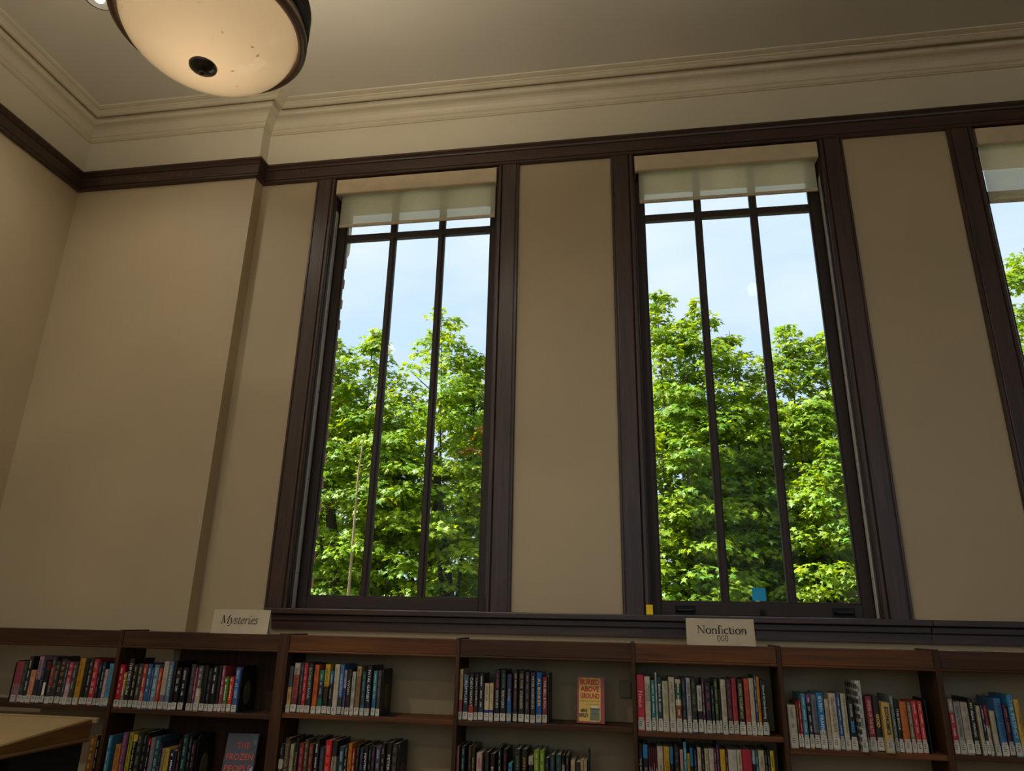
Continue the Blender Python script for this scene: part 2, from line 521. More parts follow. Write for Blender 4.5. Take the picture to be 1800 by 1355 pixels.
# window stool and apron under all the windows
stool = [(-0.16, SILL - 0.028), (0.030, SILL - 0.028), (0.030, SILL - 0.031), (0.026, SILL - 0.044), (0.020, SILL - 0.054), (0.020, SILL - 0.058), (0.0, SILL - 0.058), (0.0, SILL - 0.060), (0.018, SILL - 0.060),
         (0.018, SILL - 0.100), (0, SILL - 0.100), (0, SILL - 0.03), (-0.16, SILL - 0.03)]
SX0 = aty(464, 1070, -0.055).x
trim3 = struct(empty('trim_3', (SX0, 0, SILL)))
def strip(name, y0, y1, z0, z1, x0, x1, m_='trim_oak_x', bev=0.002):
    return box(name, m_, x0, x1, y0, y1, z0, z1, trim3, bev)
for k_, (xa, xb) in enumerate(((SX0, 1.29), (1.2903, 5.2))):
    i_ = 0.0 if k_ else 1.0
    strip('stool_board', -0.062, -0.0005, SILL - 0.027, SILL, xa, xb, bev=0.004)
    strip('bed_moulding', -0.034, -0.0005, SILL - 0.058, SILL - 0.0275, xa + 0.02 * i_, xb, bev=0.005)
    strip('apron_board', -0.020, -0.0005, SILL - 0.101, SILL - 0.0585, xa + 0.028 * i_, xb, bev=0.002)

# ------------------------------------------------------------------ windows
def window(i, c):
    w = struct(empty('window_%d' % (i + 1), (c, 0, SILL)))
    L = -HALF; R_ = HALF
    hz = HEAD - SILL
    def casing(side):
        s_ = side
        pts = [(0, 0.0), (0, -0.016), (0.003, -0.020), (0.012, -0.020), (0.014, -0.016), (0.017, -0.016), (0.018, -0.021), (0.022, -0.022), (0.098, -0.022), (0.101, -0.018),
               (0.103, -0.015), (0.105, -0.018), (0.108, -0.022), (0.121, -0.022), (0.125, -0.017), (0.125, 0.0)]
        edge = (L - CAS) if s_ < 0 else (R_ + CAS)
        poly = [(edge + (-s_) * p, q) for p, q in pts]
        MB().prism(poly, 'z', 0.0, hz).build('casing', 'trim_oak_z', w)
    casing(-1); casing(1)
    # jamb liners, parting beads and the metal sash tracks
    for s_ in (-1, 1):
        xe = L if s_ < 0 else R_
        def bx(nm, m_, a, b_, y0, y1, z0, z1, bev=0.0):
            xa, xb = sorted((xe - s_ * a, xe - s_ * b_))
            return MB().box(xa, xb, y0, y1, z0, z1).build(nm, m_, w, bev)
        bx('jamb', 'trim_oak_z', 0.0, 0.004, 0.0, 0.16, 0, hz)
        bx('stop_bead', 'trim_oak_z', 0.004, 0.008, 0.004, 0.020, 0, hz, 0.002)
        t = bx('sash_track', 'track_metal', 0.004, 0.0065, 0.026, 0.066, 0, hz - 0.2)
        for q in range(5):
            sc = MB()
            xa = xe - s_ * 0.0065
            zc = 0.18 + 0.5 * q
            pts = [(0.050 + 0.004 * math.cos(a * math.pi / 4), zc + 0.004 * math.sin(a * math.pi / 4)) for a in range(8)]
            sc.prism(pts, 'x', *sorted((xa, xa - s_ * 0.001)))
            sc.build('track_screw', 'black_iron', t)
    MB().box(L, R_, 0.0, 0.164, -0.0295, 0.0035).build('sill_board', 'trim_oak_x', w)
    gx0, gx1 = L + 0.056, R_ - 0.056
    gz0, gz1 = 0.063, hz - 0.06
    ys0, ys1 = 0.080, 0.118
    fr_ = MB()
    fr_.box(L + 0.005, gx0, ys0, ys1, 0.004, hz); fr_.box(gx1, R_ - 0.005, ys0, ys1, 0.004, hz)
    fr_.box(gx0, gx1, ys0, ys1, 0.004, gz0); fr_.box(gx0, gx1, ys0, ys1, gz1, hz)
    fr_.build('sash_frame', 'sash_paint', w, 0.003)
    # glazing bead inside the frame
    gb = MB()
    for a, b_, z0, z1 in ((gx0, gx0 + 0.008, gz0, gz1), (gx1 - 0.008, gx1, gz0, gz1), (gx0, gx1, gz0, gz0 + 0.008)):
        gb.box(a, b_, ys0 + 0.008, ys1 - 0.008, z0, z1)
    gb.build('glazing_bead', 'sash_paint', w, 0.002)
    tz0, tz1 = 3.750 - SILL, 3.791 - SILL
    MB().box(gx0, gx1, ys0 + 0.002, ys1, tz0, tz1).build('transom_bar', 'sash_paint', w, 0.004)
    third = (gx1 - gx0) / 3
    ms_ = [gx0 + third, gx0 + 2 * third]
    for mx_ in ms_:
        prof = [(mx_ - 0.020, ys1), (mx_ - 0.020, ys0 + 0.014), (mx_ - 0.013, ys0 + 0.012), (mx_ - 0.008, ys0), (mx_ + 0.008, ys0), (mx_ + 0.013, ys0 + 0.012), (mx_ + 0.020, ys0 + 0.014), (mx_ + 0.020, ys1)]
        MB().prism(prof, 'z', gz0, gz1).build('mullion', 'sash_paint', w)
    edges = [gx0, ms_[0], ms_[1], gx1]
    for k in range(3):
        a = edges[k] + (0.018 if k else -0.004); b_ = edges[k + 1] - (0.018 if k < 2 else -0.004)
        for z0, z1 in ((gz0 - 0.004, tz0 + 0.003), (tz1 - 0.003, gz1 + 0.004)):
            MB().box(a, b_, 0.0985, 0.1015, z0, z1).build('pane', 'glass', w)
    if i == 1:
        for xc in (aty(1205, 1075, 0.07).x - c, aty(1484.5, 1079, 0.07).x - c):
            lift = MB()
            lift.box(xc - 0.048, xc + 0.048, 0.0745, 0.0805, 0.012, 0.048)
            lift.tube([(xc - 0.040, 0.076, 0.026), (xc - 0.036, 0.052, 0.024), (xc + 0.036, 0.052, 0.024), (xc + 0.040, 0.076, 0.026)], 0.006, 8)
            lift.build('sash_lift', 'black_iron', w)
        xc = aty(1341, 1077, 0.07).x - c
        kn = MB(); kn.box(xc - 0.010, xc + 0.010, 0.0745, 0.0805, 0.012, 0.034); kn.tube([(xc, 0.078, 0.022), (xc, 0.058, 0.022)], [0.006, 0.010], 10)
        kn.build('latch', 'black_iron', w)
    return w
WINDOWS = [window(i, c) for i, c in enumerate(WIN)]

# roller shades under box valances
SHADE = [(3.811, 'cream roller shade under a box valance in the leftmost window'),
         (3.833, 'cream roller shade under a box valance in the middle window, above the blue note'),
         (3.684, 'cream roller shade pulled lowest, in the window cut off by the right edge')]
for i, c in enumerate(WIN):
    zb_, lab = SHADE[i]
    r_ = tag(empty('roller_shade', (c, 0.02, zb_)), lab, 'shade', 'roller shades in the tall windows')
    v = MB()
    vz0, vz1 = 4.024 - zb_, 4.122 - zb_
    h_ = HALF - 0.012
    v.box(-h_, h_, -0.042, -0.038, vz0, vz1); v.box(-h_, -h_ + 0.004, -0.038, 0.045, vz0, vz1); v.box(h_ - 0.004, h_, -0.038, 0.045, vz0, vz1)
    v.box(-h_ + 0.004, h_ - 0.004, -0.038, 0.045, vz1 - 0.004, vz1); v.box(-h_, h_, -0.038, -0.016, vz0 - 0.002, vz0 + 0.002)
    v.build('valance', 'valance_vinyl', r_, 0.0015)
    f_ = MB()
    f_.box(-h_ + 0.022, h_ - 0.012, 0.008, 0.0088, 0.012, vz0 + 0.06)
    f_.build('shade_cloth', 'shade_cloth', r_)
    hm = MB(); hm.prism([(0.0035, 0.002), (0.006, 0.0), (0.011, 0.0), (0.0135, 0.002), (0.0135, 0.018), (0.0115, 0.020), (0.0055, 0.020), (0.0035, 0.018)], 'x', -h_ + 0.022, h_ - 0.012)
    hm.build('hem_bar', 'valance_vinyl', r_)
    rt = MB(); rt.tube([(-h_ + 0.006, 0.014, vz0 + 0.055), (h_ - 0.006, 0.014, vz0 + 0.055)], 0.018, 14)
    rt.build('roller_tube', 'track_metal', r_)

# ------------------------------------------------------------------ outside of the wall: brick piers, stone, ground
BO = HALF + 0.074
xs = [XL - 0.4]
for c in WIN:
    xs += [c - BO, c + BO]
xs += [XR]
def brick_pier(x0, x1):
    """stacked courses with raked joints; every other course steps back a few millimetres"""
    mb_ = MB()
    z_ = -1.0; k = 0
    while z_ < HEAD + 0.02:
        e = 0.004 if k % 2 else -0.004
        mb_.box(x0 - e, x1 + e, 0.17 + 0.002 * (k % 3), 0.42 + e, z_, z_ + 0.062)
        z_ += 0.073; k += 1
    return mb_
for k in range(0, len(xs), 2):
    p = struct(empty('wall_exterior', (0, 0, 0)))
    brick_pier(xs[k], xs[k + 1]).build('brick_courses', 'brick', p)
    MB().box(xs[k] + 0.008, xs[k + 1] - 0.008, 0.165, 0.412, -1.0, HEAD + 0.02).build('mortar', 'mortar', p)
hd = struct(MB().box(XL - 0.4, XR, 0.165, 0.45, HEAD + 0.03, ZC + 0.6).build('wall_exterior_lintel', 'stone'))
sb = struct(MB().box(XL - 0.4, XR, 0.165, 0.42, SILL - 0.6, SILL - 0.02).build('wall_exterior_sill', 'stone'))
q0 = aty(616, 400, 0.40)
struct(MB().prism([(WIN[0] - BO - 0.35, HEAD + 0.03), (WIN[0] - BO - 0.35, 3.80), (q0.x - 0.022, 3.80), (q0.x, 3.86), (q0.x, HEAD + 0.03)], 'y', 0.30, 0.43).build('wall_exterior_impost', 'stone'))
struct(MB().box(-60, 60, -60, 90, -1.3, -1.0).build('ground', 'paving'))
# sky light is sampled through the window openings
for (x0, x1, z0, z1, y_, rx) in [(c - HALF, c + HALF, SILL, HEAD, 0.15, -math.pi / 2) for c in WIN] + [(BACKW[2 * i], BACKW[2 * i + 1], BZ0, HEAD, YB - 0.28, math.pi / 2) for i in range(len(BACKW) // 2)]:
    al = bpy.data.lights.new('window_portal', 'AREA')
    al.shape = 'RECTANGLE'; al.size = x1 - x0; al.size_y = z1 - z0
    al.cycles.is_portal = True
    ao = bpy.data.objects.new('window_portal', al)
    COL.objects.link(ao)
    ao.location = ((x0 + x1) / 2, y_, (z0 + z1) / 2)
    ao.rotation_euler = (rx, 0, 0)

# ================================================================== bookcases along the window wall
YF, YK = -0.350, -0.160          # front edges of the uprights, back against the wall
CT = 1.459                       # top of the header boards
DIV = [(-3.47, -3.44), (-2.406, -2.387), (-1.600, -1.548), (-0.770, -0.753), (-0.016, 0.001), (0.570, 0.588), (1.163, 1.186), (1.95, 1.975)]
SH1 = [1.128, 1.124, 1.134, 1.134, 1.124, 1.086, 1.090]
SH2 = [0.792, 0.790, 0.792, 0.794, 0.800, 0.740, 0.742]
BAY = ['dark oak bookcase bay nearest the left wall', 'dark oak bookcase bay under the Mysteries sign', 'oak bookcase bay below the leftmost window, right shelf end empty',
       'dark oak bookcase bay holding the red and yellow face-out paperback', 'lighter brown oak bookcase bay under the Nonfiction sign',
       'lighter brown oak bookcase bay with lower shelf, right of the Nonfiction sign', 'dark oak bookcase bay cut off by the right edge']
HM = ['case_dark_x', 'case_dark_x', 'case_oak_x', 'case_dark_x', 'case_oak_x', 'case_oak_x', 'case_dark_x']
for i in range(7):
    x0 = DIV[i][1]; x1 = DIV[i + 1][0]
    t = tag(empty('bookcase', (x0, YF, 0)), BAY[i], 'bookcase', 'bookcase bays along the window wall')
    m_ = HM[i]; mz = 'case_dark_z'
    sides = [DIV[i]] + ([DIV[7]] if i == 6 else [])
    for a, b_ in sides:
        box('upright', mz, a, b_, YF - 0.004, YK, 0, CT + 0.006, t, 0.002)
    hd_ = box('header_board', m_, x0, x1, YF + 0.002, YF + 0.022, 1.394, CT, t, 0.0015)
    bd = MB(); bd.prism([(YF - 0.002, 1.384), (YF + 0.022, 1.384), (YF + 0.022, 1.3935), (YF - 0.001, 1.3935), (YF - 0.004, 1.390), (YF - 0.004, 1.387)], 'x', x0, x1)
    o = bd.build('header_bead', m_, t); o.location = (-x0, -YF, 0)
    box('top_board', m_, x0, x1, YF + 0.022, YK, CT - 0.020, CT - 0.001, t)
    for zt in (SH1[i], SH2[i], SH2[i] - 0.34, 0.10):
        box('shelf', m_, x0, x1, YF + 0.004, YK, zt - 0.020, zt, t, 0.002)
    if i == 1:     # dark boards behind the right part of this bay
        xp = aty(316, 1160, YK).x
        wdt = (x1 - xp) / 4
        for k in range(4):
            box('back_board', 'case_dark_z', xp + k * wdt + 0.001, xp + (k + 1) * wdt - 0.001, YK - 0.006, YK - 0.0005, 0.10, CT - 0.02, t)

# wall outlet seen through the open back of a bay
p0 = aty(1093, 1201, -0.158); p1 = aty(1110.5, 1222, -0.158)
ot = tag(empty('wall_outlet', ((p0.x + p1.x) / 2, -0.156, (p0.z + p1.z) / 2)), 'painted wall plate at the back of the shelf, right of the face-out paperback', 'outlet')
MB().box(-0.024, 0.024, -0.006, 0.0, -0.034, 0.034).build('plate', 'outlet_plate', ot, 0.002)
MB().lathe([(0.0001, 0), (0.009, 0.0), (0.009, 0.004), (0.007, 0.005), (0.0001, 0.005)], 0, 0, 20).build('knob', 'outlet_plate', ot).rotation_euler = (math.pi / 2, 0, 0)
ot.children[-1].location = (-0.006, -0.006, 0)

# ================================================================== books
TEXTS = {}
HEAVY = ('BURIED', 'ABOVE', 'GROUND', 'MIKE', 'RIPLEY', 'C#', '2022', 'GOD', 'ECONOMICS')
def text_mesh(strings):
    tmp = []
    for s_ in strings:
        cu = bpy.data.curves.new('t', 'FONT')
        cu.body = s_; cu.size = 1.0; cu.resolution_u = 2; cu.fill_mode = 'FRONT'; cu.offset = 0.045 if s_ in HEAVY else 0.0
        o = bpy.data.objects.new('t', cu); COL.objects.link(o); tmp.append((s_, o, cu))
    bpy.context.view_layer.update()
    dg = bpy.context.evaluated_depsgraph_get()
    for s_, o, cu in tmp:
        me = bpy.data.meshes.new_from_object(o.evaluated_get(dg))
        v = np.empty(len(me.vertices) * 3); me.vertices.foreach_get('co', v); v = v.reshape(-1, 3)[:, :2]
        TEXTS[s_] = (v, [tuple(p.vertices) for p in me.polygons])
        bpy.data.meshes.remove(me)
    for s_, o, cu in tmp:
        bpy.data.objects.remove(o); bpy.data.curves.remove(cu)
def ptext(mb_, s_, fn, col, box_w, box_h, stretch=True):
    """lay text s_ into a box_w x box_h frame; fn maps (u, v) centred coords to 3-D"""
    v, fs = TEXTS[s_]
    lo = v.min(0); hi = v.max(0); sz = hi - lo
    sx = box_w / sz[0]; sy = box_h / sz[1]
    if not stretch:
        sx = sy = min(sx, sy)
    else:
        sx = min(sx, sy * 1.5); sy = min(sy, sx * 2.0)
    k = len(mb_.v)
    for p in (v - (lo + hi) / 2) * (sx, sy):
        mb_.v.append(fn(p[0], p[1]))
    for f__ in fs:
        mb_.face([k + q for q in f__], col)

# book rows: (x0 px, x1 px at the foot, y px of the top, colours from foot to head, title, title colour, words for the label)
K, WH, GR = '#16161a', '#ddd6c4', '#8d8a86'
R1 = {}
R1[0] = [
 (14,27.4,1162,'#9a7078|.45 #a34450','', '#e8d0d0','two-tone pink and maroon'), (28,35,1161,'#3a4038','~','#7a8274','dark grey-green'), (35,42,1153,'#23282a','~','#e8e6de','black, white-lettered tall'),
 (42,51,1177,'#e2a07c','~','#c05a3c','short peach-coloured'), (52,60.6,1153,'#2c2e36|.5 #c59aa8','NEXT OF KIN','#32202a','black and pink'), (61,66.6,1160,'#28304a','~','#7d86a8','thin navy'),
 (66.8,74.7,1162,'#121418|.8 #6b2836','#','#e8e4da','black, white-block'), (76,84,1154,'#43393b|.35 #9a4a44 .8 #3a3a40','~','#a8a0a0','rust and charcoal'), (84,91.6,1161.6,'#3c3532','~','#b09a88','brown-black'),
 (92,102.7,1157,'#332b2b','~','#d2a27a','black, orange-lettered'), (103,106.8,1160,'#4b4c50','~','#c8c8c8','thin charcoal'), (107,115,1163,'#d9b6bc|.5 #c8465a','~','#f3e0e0','pink and white'), (115,123.6,1163,'#46423f','~','#b8b4ac','dark grey'),
 (123.8,134.8,1156,'#d39a2c','~','#7a4c14','mustard gold'), (137,142.8,1158,'#14181f','','#888888','plain black'), (143,150,1157,'#33312f','~','#c8c4ba','black, grey-lettered'), (150.5,160,1158,'#c9343d','~','#f0d0cc','bright red'),
 (161,166,1163,'#1e2026','~','#9aa0a8','narrow black'), (166.2,172.8,1163,'#27324b','~','#b0bccc','dark navy'), (173,178.5,1176,'#dcc0b0','~','#c06a5a','short cream-pink'), (179,188,1166,'#62a9cc','~','#2c5f86','light blue')]
R1[1] = [
 (197.5,206.8,1168,'#c41f33','~','#f0c8c0','glossy red'), (207,212.6,1181,'#9a8a60|.5 #c0a040','K','#f2efe2','short olive, K-topped'), (213,222,1157,'#1a1c22','THE DEVIL\'S GUN','#e8e4dc','tall black'), (223,230,1168,'#1b1b1c|.72 #3a3620','~','#e0d48a','black, yellow-headed'),
 (231,239.6,1166,'#4d4340','~','#c9c2b8','grey-brown'), (240,246.7,1167,'#d88a78|.35 #d0523c','~','#f2dcd0','salmon red'), (247,255.5,1167,'#2d6ea8','~','#d8e6f2','mid blue'), (256,259,1173,'#4f6f9c','~','#c8a8d0','very thin blue'), (259.2,268,1168,'#7d9ab0','~','#e8eef2','pale blue-grey'),
 (268.4,274,1174.5,'#df4f22','~','#f4d6b8','vivid orange'), (275.5,284.3,1162,'#8c7488|.3 #d8cdb8','JUDE DEVERAUX','#9a8f80','cream'), (285,293,1162,'#6f8ea4','JUDE DEVERAUX','#d6e2ea','steel blue'), (293.6,299,1161.7,'#111214','','#888888','thin plain black'),
 (299.4,308,1173,'#121216','~','#dcdcdc','black, white-lettered'), (310,320,1173,'#101218','~','#d8d8dc','thick black white-lettered'), (325,333,1167,'#4a3d44','~','#8a8088','plum grey'), (333.5,336.6,1173,'#803a78|.3 #c05a68','~','#f0d0d0','thin purple-pink'),
 (337,346.7,1170,'#cdbfa6|.5 #6a5f66','~','#efe7da','cream-footed grey'), (348,356,1169,'#131416','','#555555','plain black'), (356.5,363.8,1174,'#17171a','~','#7a7a7e','narrow dull black'), (364,373,1170,'#19191c','~','#e6e6e6','black, white-printed'), (374,380,1169,'#1c1e22','','#888888','slim plain black'),
 (380.4,386.4,1169.6,'#a84a56','~','#f0e0d8','rose red'), (386.6,394.6,1189.6,'#5c8a2e','K','#f2f0e0','short green, K-topped'), (396,403.4,1189,'#d8401e','K','#f4e8d8','short orange-red, K-topped'), (404.7,413.6,1172.8,'#3d6db4','~','#e2e8f0','cobalt blue')]
R1[2] = [
 (500.6,507.7,1170.4,'#c9a45c|.55 #4c5260','~','#4a3a20','tan-footed slate'), (509,518.8,1165,'#7a3340|.3 #b05848 .76 #c8bfae','THE BURNING','#4c1e18','brick red, white-topped'), (520.6,526,1166,'#35383e','~','#9a8a90','thin charcoal'), (526.2,533.2,1165,'#c62c3c','~','#f0a8a0','crimson'),
 (533.6,542.7,1166,'#2b3632','BLOOD BETRAYAL','#b8bdb4','dark green'), (545,553.3,1168,'#d56a2a','~','#7a2c10','burnt orange'), (554.7,563,1177.5,'#1f8264|.35 #3a3258 .75 #1f8264','~','#b8d8c8','emerald and violet'), (564,573,1167,'#22231f|.55 #e0b93e','LAURIE R. KING','#5c4a14','yellow-topped black'),
 (573.7,580,1179,'#1c242c|.75 #1e6fa6','~','#c8d0d8','blue-topped black'), (581,590,1167,'#ddd0b4','~','#b09a80','cream'), (591,598,1168,'#2e3a4a|.35 #4a84c2','WILD PREY','#b8d4ee','sky blue over slate'), (599,603.7,1177.5,'#5a568c|.6 #c0b0c0','~','#2c2a50','thin lilac'),
 (604.6,612,1175.7,'#2f2726','VIVIAN','#ddd5c6','dark brown'), (613,619.7,1180.6,'#c6c2b8','~','#55565c','pale grey'), (621,629,1171,'#97784e|.8 #c4a76c','~','#6a3a1e','tan-brown'), (631,638,1179.7,'#2b6f96|.25 #34525c','~','#7a9aa4','dark teal'),
 (639,648,1170,'#191f2c','FATAL GAMBIT','#eef0f2','navy-black'), (651,658,1179,'#2a7396|.45 #4d969c','~','#cfe2e2','bright teal'), (659,665.7,1177.5,'#4a4446','~','#b07a84','grey, pink-lettered')]
R1[3] = [
 (803.3,811,1176,'#b0585a|.4 #d8c08c','DEATH AT THE SANATORIUM','#b04a34','cream fading to red'), (812.5,821.3,1185.4,'#2c3540|.72 #5e6a78','RUPTURE','#c6ccd2','slate'), (822,831,1184,'#b8452f|.32 #272022','CARO RAMSAY','#d6d2ce','black, red-footed'), (832,838.8,1184,'#2b2422','CARO RAMSAY','#c8beb4','dark brown'),
 (839.7,848.5,1184,'#2e3d44|.4 #1b1f23','~','#e0e0dc','black over slate'), (850,858.6,1201,'#6a7ca8|.14 #2c3c94 .3 #ded0ac','~','#504838','short cream blue-footed'), (859,866,1201,'#cfc4ae|.14 #2c3c94 .3 #e6cf9c','~','#a06a34','short buff blue-footed'),
 (868,877,1177.5,'#17171c','J.D. ROBB|BONDED IN DEATH','#d8486e|#cfcfd4','black, pink-lettered'), (878,888,1177.5,'#17191c','J.D. ROBB|FRAMED IN DEATH','#4f8f94|#cfcfc4','black, teal-lettered'), (889.7,898,1185,'#2d66a6|.5 #3a3f60','ROBB','#9aa6c8','indigo and blue'),
 (900.8,908.6,1179,'#1c1a1e','J.D. ROBB|RANDOM IN DEATH','#e8dca0|#b85a5a','black, cream-lettered'), (910.4,920.6,1179,'#16161a','J.D. ROBB|STOLEN IN DEATH','#d8b04a|#d2ccb8','black, gold-lettered'), (922,930,1181,'#3d2a30','~','#a88a90','maroon-black'),
 (931.7,940.4,1182,'#34363a','PETER ROBINSON','#c2c2c2','charcoal'), (942,952,1182,'#1e5cae','AL ROKER','#f0dc3a','royal blue'), (953,961.6,1189.5,'#8f2c34','THE BELL & FOG','#e8d8c8','dark red')]
R1[4] = [
 (1120,1135,1186,'#d22f45','Nexus','#f0b8a8','wide raspberry red'), (1135.4,1146,1189,'#d6c9b0','THE DATA|DETECTIVE','#3a3a3a|#3a3a3a','cream, black-lettered'), (1147,1154,1195.4,'#2f8c90','~','#d6e6e2','teal'), (1154.6,1158,1182,'#d8d0c4','~','#5a5048','very thin tall white'),
 (1158.2,1166.6,1190,'#12464c','Before & after','#e2e8e4','dark teal, white-lettered'), (1167,1177.7,1197,'#cabf9e','~','#8a8068','short beige'), (1178.6,1189.7,1190,'#cfc6ac','~','#6a664e','beige, tree-printed'), (1190.6,1200.7,1194,'#d2c3a4|.25 #8a5a34 .5 #d2c3a4 .62 #1f5a44 .92 #d2c3a4','~','#efe6d0','cream patterned'),
 (1201.7,1209,1191,'#242a36','~','#5a6a80','dark navy'), (1210,1218,1191.6,'#b7babb','ALIENS AMONG US','#2a2f3a','silver grey'), (1218.5,1228,1192,'#20241c','~','#7c8a3a','black, green-printed'), (1229,1237.6,1205,'#15181a|.46 #d8d2c4','~','#4a4640','short white over black'),
 (1238,1242.5,1193,'#c6bfc0|.2 #5b3c58','~','#d8b0c0','very thin purple'), (1243,1253.5,1200.7,'#1b2126','~','#c8506a','black, pink-lettered'), (1254,1259,1206,'#202c44','~','#a8b0c0','slim dark blue'), (1259.8,1266.8,1193.5,'#2c4a2a','~','#c8c040','forest green'), (1267,1271,1212,'#1b2620','','#888888','short blackish green'),
 (1271.7,1281.3,1194.5,'#d6cbae','Strange Creatures','#8a7a64','ivory'), (1282,1291,1194,'#222430|.3 #4c2a3c','~','#9a4a5c','aubergine'), (1291.4,1300.5,1192.5,'#b8343e','~','#7a1a28','red, unlettered'), (1301.5,1312.5,1194,'#1a1b18','ESCAPING THE RABBIT HOLE','#d6c86a','thick black yellow-lettered'),
 (1314,1322.6,1193,'#cf4f36','~','#7a2a20','orange-red'), (1323,1332,1192.5,'#cdbfa2','~','#b89c84','plain beige'), (1332.7,1336.4,1187.7,'#34617e','~','#d8e0e4','very thin tall blue'), (1336.6,1342.3,1190,'#d68a2a','~','#8a4a14','amber'), (1343,1353.8,1197,'#16191c','Dawn of the New Everything','#e2e4e4','black, white-lettered')]
R1[5] = [
 (1390,1405.7,1239,'#cdc2aa','~','#6e6656','wide short cream'), (1406.3,1410.4,1233.8,'#5e3a2a','~','#c8b060','thin brown'), (1410.6,1415,1232,'#cc3440','~','#e8d8c8','thin red'), (1416,1425,1219.5,'#4a90ac','~','#d0e4ea','grey-blue'), (1425.7,1433.7,1222,'#e0c22c|.2 #17181a .85 #8a4a9a','~','#e8e8e4','black with yellow foot'),
 (1434.3,1444,1221,'#2a2c34|.3 #7c8288','LOOK FOR ME THERE','#2a2c30','grey over black'), (1444.6,1456.6,1218,'#b4b2ac|.34 #1b86c8','BEN SMITH|TRAFFIC','#e6eef2|#f0f4f6','bright blue, white-footed'), (1457.8,1465.8,1229,'#ccc1a6','READING','#a05a3c','slim beige'), (1466.4,1479.5,1219,'#d8cdb0','Clarissa Ward ON ALL FRONTS','#2c3038','cream, black-lettered'),
 (1480,1487,1220,'#2f5f9e','~','#c8d4e4','navy blue'), (1488,1497.8,1219.5,'#cbc6a8','Did Ye Hear Mammy Died','#4a5a34','pale green-cream'), (1498.4,1510.4,1232,'#14181e','SPORTS WRITING|2022','#e0e4e6|#3a96d0','black, blue-numbered'),
 (1517,1528,1196.6,'#d2cfc4','~','#3a3a3a','tallest white photo-printed'), (1528.4,1531.2,1224.6,'#2e5c64|.5 #6a2440','','#888888','very thin maroon'), (1531.5,1544,1224,'#b8b0a0|.16 #a03040','EMPIRE OF THE ELITE','#e6b8a8','maroon-red'), (1544.6,1556.6,1225,'#23221f','GOD','#d8a860','black, gold-numbered'),
 (1558,1575.5,1235.5,'#dcb968','ECONOMICS','#2e2a22','yellow, pushed forward'), (1576,1583,1223,'#7c8e84','~','#b8c2ba','grey-green'), (1583.5,1591.5,1229,'#10161f','THE BOOK','#e0e4e8','blue-black'), (1592.6,1605,1234,'#da7a2e','NOT MY TYPE','#b85a1c','orange'), (1605.8,1613.8,1235,'#877a6c','~','#d0c8bc','taupe'),
 (1614.4,1624,1233,'#ce3f40','~','#f0c0b8','left coral red'), (1624.7,1633.8,1233,'#d04644','~','#f0c0b8','right coral red')]
R1[6] = [
 (1679.6,1689.4,1229,'#c9434e|.75 #a8a298','~','#f0c8c8','red, grey-topped'), (1690,1701.8,1234,'#a5a199','Listen to Your Dreams','#26262a','grey'), (1702.4,1715.8,1235,'#bdb1a2','~','#6e6a64','pinkish grey'), (1716.8,1725.6,1228,'#14161a','MY REAL MAGIC','#e6e6e0','black'), (1730,1737,1241,'#cfc3a4','~','#8a6a4a','cream'),
 (1737.4,1743,1240,'#8a2c2c|.3 #23304c','~','#d8d8d8','navy over red'), (1743.3,1749.4,1241,'#cfc6b2|.6 #98333a','~','#8a4a3c','red over white'), (1752.5,1762,1250,'#c8bd9e','~','#9a8a68','short beige'), (1764,1776.7,1228,'#3f7fb8','HOPE FOR CYNICS','#1c2a44','blue'), (1777.8,1787,1239,'#41222f','~','#c0707c','dark plum'),
 (1788.6,1799.5,1222,'#3c92cc','THE INSTINCT','#c8d49a','sky blue'), (1800,1809.5,1230,'#dcb04a','The Bright Side','#6a5a2c','yellow')]
R2 = {}
R2[0] = [(147,159.5,1291.7,'#6b4726|.0 #8a6230','~','#d8aa4c','brown and gold'), (160,166,1296,'#14130f','~','#c8bf8a','black, yellow-lettered')]
R2[1] = [
 (180,187,1292.4,'#4d94ba','~','#cfe2ea','blue'), (195,204,1308,'#d98f42','~','#8a4a1c','short orange'), (204.6,213.7,1286.6,'#8a5684','~','#d08a6a','mauve'), (216.5,223.8,1287,'#b6b03a','~','#4e4c14','olive yellow'), (224,231.7,1291,'#17110f|.88 #d6b040','Killer on the First Page','#e6e2da','black, yellow-capped'),
 (231.9,241,1287,'#2f372f','~','#8a948a','dark green-grey'), (241.2,252,1287,'#17181c','~','#6a6a70','thick black'), (252.3,256.3,1297.4,'#17161a|.86 #c02c34','~','#d8c0a0','thin black, red-capped'), (257,264.4,1296,'#8a8490','~','#b07a8a','lilac grey'), (265,273.6,1295,'#2c5a64','~','#a8c8c4','deep teal'), (274,278.8,1305,'#1e2448','~','#a05a5a','narrow navy'),
 (279,284,1315,'#a8a274','~','#5a5a2c','short thin khaki'), (284.2,292.2,1315,'#d9b24c','~','#8a5a1c','short golden'), (292.6,305,1319,'#20263c','K','#e8e8e6','short navy, K-topped'), (306,313,1300,'#1b1712','~','#8a6a4a','brownish black'), (313.6,322,1291,'#244a48','~','#8ab0a8','tall dark teal'), (325,330,1293,'#1a1a1c','~','#8a8a8a','narrow black'), (330.2,337.4,1302,'#241d26','~','#a05a8a','purple-black')]
